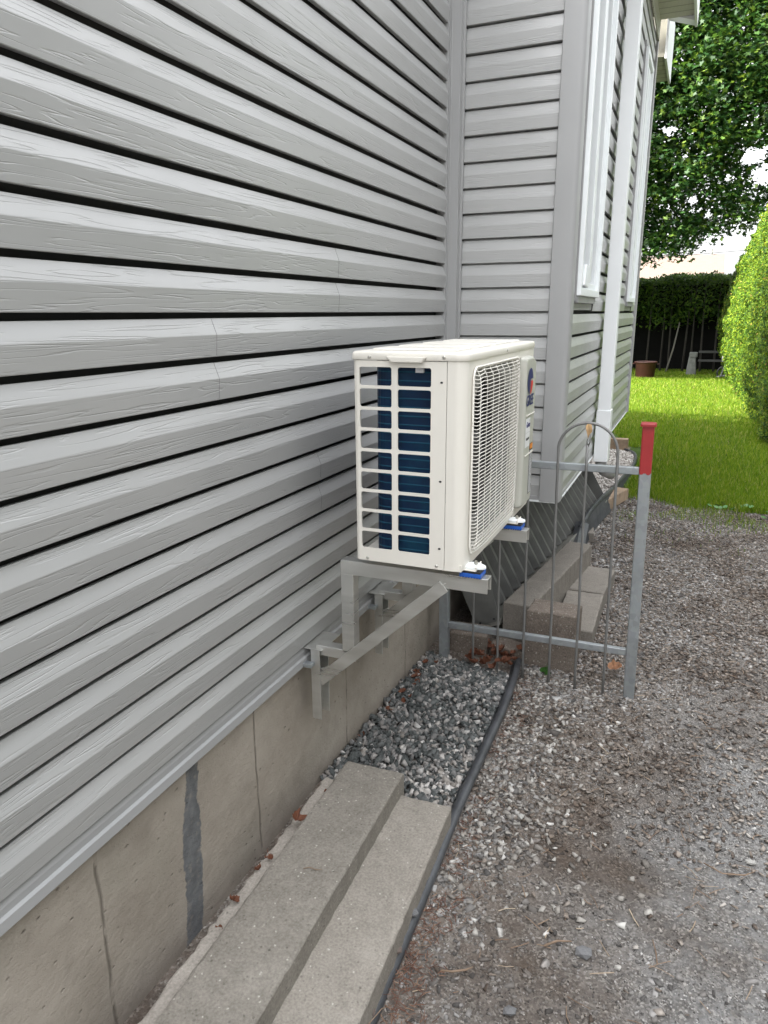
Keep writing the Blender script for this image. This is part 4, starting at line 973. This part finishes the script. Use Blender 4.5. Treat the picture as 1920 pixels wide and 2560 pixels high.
sticks('cedar_litter', np.stack([x, y, ground_z(x, y)+rng.uniform(.004, .016, len(x))], -1), rng.uniform(.008, .03, len(x)), rng.uniform(.0006, .0013, len(x)), MNEED, 'reddish dry cedar needles along the black tube')
x = rng.uniform(.5, 2.6, 700); y = rng.uniform(1, 5.5, 700)
sticks('twig_litter', np.stack([x, y, ground_z(x, y)+.007], -1), rng.uniform(.02, .07, 700), rng.uniform(.0007, .0016, 700), MTWIG, 'small dry twigs scattered over the gravel', tilt=.08)
def leafmesh(s_, seed, curl=.35, lobes=True):
    r2 = random.Random(seed); P = []
    n = 18
    for i in range(n):
        a = 2*math.pi*i/n; rr_ = (1 if not lobes else (1.0 if i % 4 == 0 else (.84 if i % 2 else .9)))*r2.uniform(.85, 1.1)*.5*s_; P.append((rr_*math.cos(a), rr_*.8*math.sin(a)))
    mb = MB(); vs = [(0, 0, 0)]+[(a, b_, (a*a*4+b_*b_*9)*curl/s_+r2.uniform(-.06, .06)*s_) for a, b_ in P]; mb.add(vs, [(0, 1+i, 1+(i+1) % n) for i in range(n)]); return mb
def leaf(x, y, z, s_, label, mat=MLEAFD, seed=0, rot=None, group=None):
    mb = leafmesh(s_, seed); o_ = mb.build('dry_leaf', mat, fix=False); r2 = random.Random(seed+50); o_.location = (x, y, z)
    o_.rotation_euler = rot or (r2.uniform(-.5, .5), r2.uniform(-.5, .5), r2.uniform(0, 6)); return tag(o_, label, 'leaf', group)
leaf(.84, 3.20, .035, .075, 'large orange brown dry leaf on the gravel between the right rods', simple('orange_leaf', (.27, .135, .07), .7, var=.3, scale=60), 1, (.25, -.2, .5))
leaf(.075, 1.60, .155, .055, 'dark red dry leaf on the pale strip against the foundation', seed=2, rot=(.3, .4, 1))
leaf(.045, 1.49, .10, .040, 'small brown leaf in the gap behind the upper slab, nearest the wall', seed=3, rot=(.2, .7, 2))
gl = 'brown dry leaf in the heap between the small blocks behind the fence'
rr3 = random.Random(5)
for i in range(34):
    leaf(rr3.uniform(.19, .40), rr3.uniform(2.98, 3.18), rr3.uniform(.03, .075), rr3.uniform(.035, .065), gl, seed=10+i, group='dry leaves heaped behind the fence')
gl = 'brown dry leaf scattered on the slate pebbles along the foundation'
for i in range(14):
    leaf(rr3.uniform(.0, .07), rr3.uniform(1.95, 2.95), rr3.uniform(.045, .06), rr3.uniform(.02, .04), gl, seed=60+i, group='dry leaves along the foundation')
for i in range(9):
    leaf(rr3.uniform(.09, .22), rr3.uniform(1.93, 2.02), rr3.uniform(.05, .06), rr3.uniform(.02, .035), 'reddish leaf scrap against the end of the upper slab', seed=90+i, group='leaf scraps by the slab end')
for i in range(7):
    leaf(rr3.uniform(.04, .08), rr3.uniform(1.2, 1.8), rr3.uniform(.12, .14), rr3.uniform(.015, .028), 'tiny leaf scrap lying on the pale strip by the wall', seed=120+i, group='leaf scraps on the pale strip')
def twig(pts, r_, label):
    mb = MB(pts[0]); mb.tube(pts, [r_]*(len(pts)-1)+[r_*.5], 6); o_ = mb.build('twig', MTWIG, smooth=True); return tag(o_, label, 'twig')
twig([(.20, 1.415, .1755), (.215, 1.425, .176), (.235, 1.424, .1757), (.250, 1.430, .176)], .0012, 'short thin twig lying on the upper slab')
twig([(.83, 1.575, .014), (.86, 1.60, .018), (.895, 1.615, .016)], .0030, 'thick brown twig on the dirt left of the big grey stone')
twig([(.60, 1.40, .012), (.63, 1.405, .016), (.66, 1.425, .014), (.675, 1.44, .014)], .0028, 'pale curved twig on the dirt near the tube')
twig([(1.22, 2.06, .014), (1.27, 2.03, .018), (1.33, 2.05, .016), (1.36, 2.08, .014)], .0022, 'curved pale twig beside the whitish stone at the right')
twig([(.51, 1.12, .03), (.50, 1.17, .043), (.515, 1.22, .045), (.53, 1.25, .03)], .0013, 'pale thin twig bent over the black tube')
# green weed by the rod
MWEED = simple('weed_green', (.04, .13, .02), .5, var=.2)
wd = thing('weed', 'small bright green weed at the foot of a fence rod', 'plant', (.545, 3.06, 0))
for i in range(7):
    mb = MB(); a = i*.9+.3; c_ = Vector((.012*math.cos(a), .012*math.sin(a), .025+.006*i)); ri = [c_+Vector((.014*math.cos(t)*1.1, .002, .012*math.sin(t))) for t in np.linspace(0, 2*math.pi, 9)[:-1]]
    mb.add(ri, [tuple(range(8))]); mb.build('leaf', MWEED, wd, fix=False).rotation_euler = (0, 0, .3*i)
mb = MB(); mb.tube([(0, 0, 0), (.002, 0, .03), (0, 0, .06)], .0012, 5); mb.build('stem', MWEED, wd)
# tiny weeds near the lawn edge on the right
# ------------------------------------------------------------- grass blades
def blades(n, fx_, h0, h1, w0, mat, name, label, kind='stuff', parent=None):
    x, y = fx_(n); n = len(x); hh = rng.uniform(h0, h1, n); a = rng.uniform(0, 2*np.pi, n); ww = w0*rng.uniform(.7, 1.3, n)*(1+np.clip(y-7, 0, 20)*.11)
    ln = rng.normal(0, .4, n)*hh; la = rng.uniform(0, 2*np.pi, n)
    p = np.stack([x, y, np.full(n, .010)], -1); s2 = np.stack([np.cos(a), np.sin(a), 0*a], -1)*ww[:, None]/2
    tip = p+np.stack([np.cos(la)*ln, np.sin(la)*ln, hh], -1); mid = p+np.stack([np.cos(la)*ln*.35, np.sin(la)*ln*.35, hh*.6], -1)
    V = np.stack([p-s2, p+s2, mid+s2*.8, mid-s2*.8, tip+s2*.1, tip-s2*.1], 1).reshape(-1, 3)
    f_ = np.array([(0,1,2,3),(3,2,4,5)]); F = (f_[None]+np.arange(n)[:, None, None]*6).reshape(-1, 4)
    return npmesh(name, V, F, mat, parent, kind=kind, label=label)
def edge_v(x): return 6.72+.10*np.sin(x*3.1)+.05*np.sin(x*9.7+1)+np.where(x < .62, 2.7*(.62-x), 0)
def gpos(n):
    y = 6.5+(22.5-6.5)*rng.uniform(0, 1, n)**1.7; u = rng.uniform(0, 1, n); x = -1.6*np.clip((y-9.4)/6, 0, 1)+.35+u*(2.6+.10*y)
    k = (y > edge_v(x)+rng.normal(0, .10, n)-.05) & ~((x < .56) & (y < 9.3)); return x[k], y[k]
blades(190000, gpos, .035, .075, .0045, MGRASS, 'grass', 'bright green mown grass of the back lawn')
def gpos2(n):
    x = rng.uniform(.56, 3.2, n); y = edge_v(x)-np.abs(rng.normal(0, .45, n)); k = smooth2(x, y, 5, 6) > -.1; return x[k], y[k]
blades(9000, gpos2, .015, .04, .003, MGRASS, 'grass', 'sparse short grass thinning out into the gravel')
# broadleaf weeds at lawn edge
for i, (x_, y_) in enumerate(((1.55, 6.62), (1.35, 6.55), (1.75, 6.4))):
    t = thing('weed', ['low leafy weed where lawn meets gravel, middle one of three', 'low leafy weed where lawn meets gravel, leftmost of three', 'low leafy weed where lawn meets gravel, nearest of three'][i], 'plant', (x_, y_, 0), 'weeds at the lawn edge')
    mb = MB()
    for j in range(14):
        a = j*2.4; r_ = .02+.006*j; c_ = Vector((r_*math.cos(a), r_*math.sin(a), .02+.04*random.random())); mb.add([c_+Vector((.02*math.cos(q_)*random.uniform(.8, 1.2), .014*math.sin(q_), .01*math.cos(q_+a))) for q_ in np.linspace(0, 2*math.pi, 8)[:-1]], [tuple(range(7))])
    mb.build('leaves', MWEED, t, fix=False)

# ------------------------------------------------------------- foliage helpers
def leafcards(P, Nrm, size, shape, spread=.6):
    """P (n,3) centres, Nrm preferred normals, shape (k,2) outline"""
    n = len(P); k = len(shape); nr = Nrm+rng.normal(0, spread, (n, 3)); nr /= np.linalg.norm(nr, axis=1)[:, None]
    t = rng.normal(0, 1, (n, 3)); t -= nr*(t*nr).sum(1)[:, None]; t /= np.linalg.norm(t, axis=1)[:, None]; b_ = np.cross(nr, t)
    s_ = size[:, None, None]
    V = P[:, None]+(t[:, None]*shape[None, :, :1]+b_[:, None]*shape[None, :, 1:])*s_
    V += nr[:, None]*(np.abs(shape[None, :, 1:])*s_*-.25)
    F = np.arange(n*k).reshape(n, k); return V.reshape(-1, 3), F
MAPLE = []
for a, r_ in ((-90, .16), (-60, .42), (-48, .30), (-20, .72), (-2, .42), (22, .95), (52, .46), (72, .62), (90, 1.12), (108, .62), (128, .46), (158, .95), (182, .42), (200, .72), (228, .30), (240, .42)):
    MAPLE.append((r_*math.cos(R(a))*.5, r_*math.sin(R(a))*.5))
MAPLE = np.array(MAPLE)
SPRIG = np.array([(-.5, 0), (-.2, .16), (.1, .20), (.5, 0), (.1, -.20), (-.2, -.16)])

# ------------------------------------------------------------- maple tree
TB = Vector((-4.5, 20.6, 0))
tree = thing('maple_tree', 'large dark green maple tree hanging its branches over the back hedge', 'tree', TB)
mb = MB(TB); mb.tube([(-4.5, 20.6, -.1), (-4.45, 20.6, .6), (-4.4, 20.5, 2.6), (-4.0, 20.4, 5), (-3.6, 20.3, 8), (-3.4, 20.2, 11.5), (-3.3, 20, 15)], [.42, .32, .29, .26, .2, .13, .03], 14); mb.build('trunk', MBARK, tree, smooth=True)
limbs = [((-4.3, 20.5, 3.5), (-2.0, 19.9, 5.6), (.15, 19.3, 6.4), (1.7, 18.9, 6.1), (2.6, 18.7, 5.5)), ((-3.9, 20.4, 5.4), (-1.6, 19.6, 7.7), (.75, 18.8, 9.0), (3.6, 18.3, 9.5)),
         ((-4.2, 20.5, 3.3), (-2.4, 20.0, 4.5), (-.9, 19.7, 4.8), (.0, 19.5, 4.2), (.4, 19.4, 3.5)), ((-3.6, 20.3, 8), (-1.1, 19.9, 10.4), (1.7, 19.4, 11.6)), ((-4, 20.4, 5), (-5.6, 19.9, 7.5), (-7.2, 19.6, 9)),
         ((-3.5, 20.3, 9), (-4.7, 21.5, 11.6), (-5.5, 22.5, 13)), ((-1.4, 19.7, 7.8), (.3, 19.6, 7.5), (1.6, 19.6, 7.7), (3.3, 19.4, 7.0))]
mb = MB(TB)
for li, l_ in enumerate(limbs):
    cp = catmull(l_, 7); nn = len(cp); mb.tube(cp, [.10*(1-i/nn)+.010 for i in range(nn)], 8)
    for i in range(3, nn):
        for _ in range(2):
            d = Vector((random.gauss(0, .45), random.gauss(0, .45), random.gauss(.1, .3))); e_ = cp[i]+d
            mb.tube([cp[i], cp[i]+d*.5+Vector((0, 0, .08)), e_], [.016, .010, .004], 5)
mb.build('limbs', MBARK, tree, smooth=True)
nX = 13000
cl = np.stack([rng.uniform(-5.5, 5.2, nX), rng.uniform(17.2, 21.6, nX), rng.uniform(2.5, 13.5, nX)], -1)
cl = cl[(((cl[:, 0]+1.6)/7.6)**2+((cl[:, 1]-19.4)/2.5)**2+((cl[:, 2]-8.4)/6.3)**2) < 1]
holes = [((1.75, 4.95), .26), ((2.0, 4.55), .28), ((2.25, 5.2), .30), ((.55, 4.15), .15), ((1.3, 4.55), .14), ((.95, 3.8), .12), ((2.5, 8.0), .55), ((-.1, 5.7), .2), ((.35, 5.1), .10), ((1.1, 6.4), .12), ((.6, 7.3), .10), ((1.7, 7.6), .12), ((.2, 8.2), .10), ((1.5, 5.6), .13)]
def lowlim(x_): return np.where(x_ < .2, 2.6, np.where(x_ < .75, 2.78, 3.15+.16*(x_-.75)))
def inhole(P_, f_=1.0):
    k = np.zeros(len(P_), bool)
    for (hx, hz), hr in holes:
        yy_ = P_[:, 1]-19.4
        d = np.hypot((P_[:, 0]-hx+yy_*.01)*(1+.25*np.sin(P_[:, 2]*5+hx*7)), (P_[:, 2]-hz-yy_*.16)*(1.2+.3*np.sin(P_[:, 0]*6+hz*3))); k |= d < hr*f_
    return k
cl = cl[(cl[:, 2] > lowlim(cl[:, 0])+.25) & ~inhole(cl)]
nC = len(cl); nl = 28; rad = rng.uniform(.25, .5, nC)
Pl = np.repeat(cl, nl, 0)+rng.normal(0, 1, (nC*nl, 3))*np.repeat(rad, nl)[:, None]*np.array([.6, .6, .34])
Pl = Pl[(~inhole(Pl, .78) | (rng.uniform(0, 1, len(Pl)) < .05)) & (Pl[:, 2] > lowlim(Pl[:, 0])-.15+rng.normal(0, .12, len(Pl)))]
V, F = leafcards(Pl, np.tile([.0, -.25, .9], (len(Pl), 1)), rng.uniform(.105, .185, len(Pl)), MAPLE, .55)
V -= np.array(TB[:]); npmesh('crown', V, F, MMAPLE, tree)

# ------------------------------------------------------------- clipped cedar hedge on the right
hedge = thing('cedar_hedge', 'tall clipped bright green cedar hedge along the right side of the lawn', 'hedge', (3.0, 15, 0))
def hedge_pt(n):
    # parametrise surface: y 9.2..20.5, profile angle
    y = rng.uniform(8.6, 20.8, n); t = rng.uniform(0, 1, n)
    H = 3.95-.105*(y-9)+.06*np.sin(y*1.7); xf = 1.90-.018*(y-9)+.05*np.sin(y*2.3+1)+.03*np.sin(y*5.1)
    a = t*2.2                     # 0..1 up the face, 1..2.2 over the top
    z = np.where(a < 1, a*H*.80, H*.80+H*.20*np.sin(np.clip(a-1, 0, 1)*np.pi/2)); dx = np.where(a < 1, -.10*np.sin(a*np.pi*.9)-.03*np.sin(a*7+y*2), 0)+np.where(a < 1, 0, .42*(1-np.cos(np.clip(a-1, 0, 1)*np.pi/2)))+np.clip(a-2, 0, 1)*3
    x = xf+dx+np.where(z < .6, (.6-z)*.18, 0)
    # rounded near end
    end = np.clip((10.1-y)/1.5, 0, 1); x = x+end**2*1.6
    nrm = np.stack([np.where(a < 1, -1, -np.cos(np.clip(a-1, 0, 1)*np.pi/2)), np.where(end > 0, -.6*end, -.15), np.where(a < 1, .25, .3+np.sin(np.clip(a-1, 0, 1)*np.pi/2))], -1)
    return np.stack([x, y, z], -1), nrm
Pn, Nn = hedge_pt(270000); kk = rng.uniform(0, 1, len(Pn)) < np.clip(1.25-.05*(Pn[:, 1]-9), .4, 1); Pn, Nn = Pn[kk], Nn[kk]
clumpn = smooth2(Pn[:, 1], Pn[:, 2], 6, 3)*.07+smooth2(Pn[:, 1]*1.3, Pn[:, 2], 17, 8)*.06
Pn = Pn-Nn*np.abs(rng.normal(0, .07, len(Pn)))[:, None]+Nn*clumpn[:, None]
V, F = leafcards(Pn, Nn*np.array([1, 1, .6])+np.array([0, -.2, .35]), rng.uniform(.024, .052, len(Pn))*(1+.03*(Pn[:, 1]-9)), SPRIG, .55)
V -= np.array([3.0, 15, 0]); npmesh('foliage', V, F, MCEDAR, hedge)
mb = MB((3.0, 15, 0)); mb.loft([[(x_+.25*(0 if y_ > 9.5 else 1)+.18, y_, z_) for x_, z_ in ((1.85, .05), (1.80, 1.4), (1.90, 2.55-.04*(y_-9)), (2.5, 3.1-.085*(y_-9)), (5, 3.1-.085*(y_-9)), (5, .05))] for y_ in (9.6, 12, 16, 20.4)]); mb.build('dark_inner_fill', simple('hedge_core', (.02, .032, .012), .95, var=.4), hedge)

# ------------------------------------------------------------- back hedge with bare stems
bh = thing('back_hedge', 'dark bare-stemmed cedar hedge across the end of the lawn', 'hedge', (0, 22.2, 0))
nB = 70000
x = rng.uniform(-6, 6.5, nB); z = 1.1+1.36*rng.uniform(0, 1, nB)**.6; y = 21.5+rng.uniform(0, 1.6, nB)
top_ = rng.uniform(0, 1, nB) < .35; z = np.where(top_, 2.46+rng.normal(0, .05, nB)+.05*np.sin(x*2.1)+.03*np.sin(x*6), z)
kk = (z > 1.5+.5*smooth2(x, y*0, 2.2, 5)+rng.normal(0, .12, nB)) | (rng.uniform(0, 1, nB) < .10); P = np.stack([x, y, z], -1)[kk]; P[:, 1] -= .12*smooth2(P[:, 0], P[:, 2], 5, 2)
V, F = leafcards(P, np.tile([0, -.6, .7], (len(P), 1)), rng.uniform(.06, .13, len(P)), SPRIG, .6)
V -= np.array([0, 22.2, 0]); npmesh('foliage', V, F, MHEDGE2, bh)
mb = MB((0, 22.2, 0)); mb.box((-8, 22.6, .0), (8, 23.4, 2.32)); mb.box((-8, 21.9, 1.75), (8, 22.6, 2.34)); mb.build('dark_inner_fill', MDARK, bh)  # near-black boxes paint the shade inside the hedge
sx_ = -5.5
while sx_ < 5.5:
    mb = MB((0, 22.2, 0)); yy = 21.65+random.uniform(0, .3); ln_ = random.uniform(-.06, .06)
    mb.tube([(sx_, yy, -.02), (sx_+ln_*.5, yy, .9), (sx_+ln_, yy+.03, 1.9), (sx_+ln_*1.3, yy+.05, 2.5)], [.030, .024, .018, .01], 7); mb.build('stem', MSTEM, bh, smooth=True); sx_ += random.uniform(.12, .42)
mb = MB((.42, 21.3, 0)); mb.tube([(.28, 21.35, .0), (.42, 21.45, .65), (.52, 21.5, 1.35)], [.022, .02, .017], 7); o_ = mb.build('leaning_pole', simple('grey_wood', (.16, .15, .13), .8), smooth=True); tag(o_, 'grey pole leaning against the dark back hedge', 'pole')

# ------------------------------------------------------------- brown tub, bench, folded cart
pot = thing('garden_tub', 'round brown tub with two handles on the lawn before the back hedge', 'tub', (-.13, 19.6, 0))
mb = MB((0, 0, 0)); mb.lathe([(.02, .03), (.215, .03), (.225, .045), (.245, .37), (.262, .39), (.275, .40), (.275, .425), (.255, .43), (.235, .40), (.21, .10), (.02, .09)], n=32); mb.build('tub_body', MBROWNP, pot, smooth=True)
for s_ in (-1, 1):
    mb = MB(); mb.tube([(s_*.255, -.05, .37), (s_*.31, -.05, .37), (s_*.31, .05, .37), (s_*.255, .05, .37)], .011, 6); mb.build('handle', MBROWNP, pot, smooth=True)
mb = MB(); mb.lathe([(.10, .0), (.14, .0), (.14, .03), (.10, .03)], n=16); mb.build('foot_ring', MBROWNP, pot)
bn = thing('garden_bench', 'low dark bench with a rounded grey concrete end before the back hedge', 'bench', (1.35, 20.9, 0))
MCG = simple('bench_concrete', (.14, .145, .135), .9, var=.25, scale=10)
for x_ in (-.42, .62):
    mb = MB(); mb.loft([[(x_+a, b_, z) for a, b_ in rrect(-w2, w2, -.18, .18, .03, 3)] for w2, z in ((.13, 0), (.115, .2), (.09, .42), (.085, .48))]); mb.build('support', MCG, bn)
mb = MB(); mb.loft([[(-.50+a*1.0, b_, z) for a, b_ in rrect(0, .20, -.2, .2, .04, 3)] for z in (.481, .60)]); mb.build('arm_block', MCG, bn, bevel=.02)
for z in (.62, .40):
    mb = MB(); mb.bar((-.28, -.12, z), (.80, -.05, z), .05, .055); mb.build('slat', simple('dark_bench_wood', (.045, .045, .045), .7), bn, bevel=.006)
ct = thing('folded_trolley', 'folded black and grey trolley with a light bundle beside the hedge', 'trolley', (1.72, 20.0, 0))
for pts in (((-.12, 0, .0), (-.02, 0, .35), (.05, 0, .68)), ((.10, .1, .0), (.0, .1, .35), (-.06, .1, .52)), ((-.2, .02, .05), (.12, .02, .12))):
    mb = MB(); mb.tube(pts, .016, 6); mb.build('frame_tube', simple('grey_tube', (.22, .22, .24), .5), ct, smooth=True)
mb = MB(); ri = [(.075*math.cos(t), .20*math.sin(t)) for t in np.linspace(0, 2*math.pi, 17)]; mb.tube([(.05+b_*.7, .05, .2+b_) if False else (-.03+.15*math.cos(t), .05, .15+.15*math.sin(t)) for t in np.linspace(0, 2*math.pi, 25)], .02, 6, cap=False); mb.build('wheel', MBLACK, ct, smooth=True)
bm = bmesh.new(); bmesh.ops.create_icosphere(bm, subdivisions=3, radius=1)
for v in bm.verts: v.co = Vector((v.co.x*.13, v.co.y*.1, v.co.z*.17))*(1+.12*math.sin(v.co.x*9+v.co.z*7)+.08*math.sin(v.co.z*19)) ; v.co += Vector((.06+v.co.z*.5, .04, .60))
me = bpy.data.meshes.new('bundle'); bm.to_mesh(me); bm.free(); me.materials.append(simple('cloth_pattern', (.36, .33, .36), .8, var=.7, scale=16)); link(bpy.data.objects.new('bundle', me), ct)

# ------------------------------------------------------------- neighbour house and wire
nb = thing('neighbour_house', 'bungalow with a pale peach shingle roof beyond the back hedge', 'house', (-3, 42, 0))
mb = MB((-3, 42, 0)); mb.box((-12, 40, 0), (2.2, 48, 3.05)); mb.build('wall', MHWHITE, nb)
mb = MB((-3, 42, 0)); mb.loft([[(-12.4, 39.5, 2.95), (1.85, 39.5, 2.95), (1.85, 39.5, 3.0), (-12.4, 39.5, 3.0)], [(-12.4, 43.7, 4.45), (1.85, 43.7, 4.45), (1.85, 43.7, 4.53), (-12.4, 43.7, 4.53)], [(-12.4, 48, 2.95), (1.85, 48, 2.95), (1.85, 48, 3.0), (-12.4, 48, 3.0)]]); mb.build('roof', MSHINGLE2, nb)
mb = MB((-3, 42, 0)); mb.box((1.2, 43.5, 4.3), (1.27, 43.57, 4.8)); mb.build('vent_pipe', MSCREW, nb)
mb = MB((0, 30, 4)); mb.tube([(-12, 31.5, 3.75), (-3, 30.6, 3.58), (0, 30.3, 3.62), (3, 30, 3.75), (14, 29, 4.3)], .012, 5); o_ = mb.build('overhead_wire', MBLACK); tag(o_, 'thin dark overhead wire crossing the sky above the peach roof', 'wire')

# ------------------------------------------------------------- unseen house-shaped block added across the drive to cut sideways light
blocker = thing('added_light_block', 'unseen dark house shape added across the gravel drive to block light', 'house', (7, 0, 0))
mb = MB((7, 0, 0)); mb.box((4.7, -9, 0), (12, 7.5, 5.0)); mb.build('wall', simple('light_block_dark', (.045, .05, .048), .9, var=.3), blocker)
mb = MB((7, 0, 0)); mb.loft([[(4.4, y, 5.01), (12.5, y, 5.01), (8.6, y, 6.8)] for y in (-9.4, 7.9)]); mb.build('roof', MROOF, blocker)

# ------------------------------------------------------------- unseen tree added behind the house to throw dappled shade on the lawn
bt = thing('added_dapple_tree', 'unseen tall tree added behind the grey house for dappled shade', 'tree', (-4.5, 11.0, 0))
T2 = Vector((-4.5, 11.0, 0)); mb = MB(T2); mb.tube([(-4.5, 11, 0), (-4.4, 10.6, 3), (-4.1, 9.5, 6), (-3.9, 8.4, 8), (-3.8, 7.8, 9.5)], [.25, .2, .15, .1, .03], 10); mb.build('trunk', MBARK, bt, smooth=True)
nC = 330; c2 = np.stack([rng.normal(-3.7, 1.1, nC), rng.normal(6.6, .9, nC), rng.normal(8.2, .7, nC)], -1); c2 = c2[:190]; nC = 190; P2 = np.repeat(c2, 18, 0)+rng.normal(0, .28, (nC*18, 3))
V, F = leafcards(P2, np.tile([.0, 0, .9], (len(P2), 1)), rng.uniform(.14, .24, len(P2)), MAPLE, .55); V -= np.array([-4.5, 11.0, 0]); npmesh('crown', V, F, MMAPLE, bt)
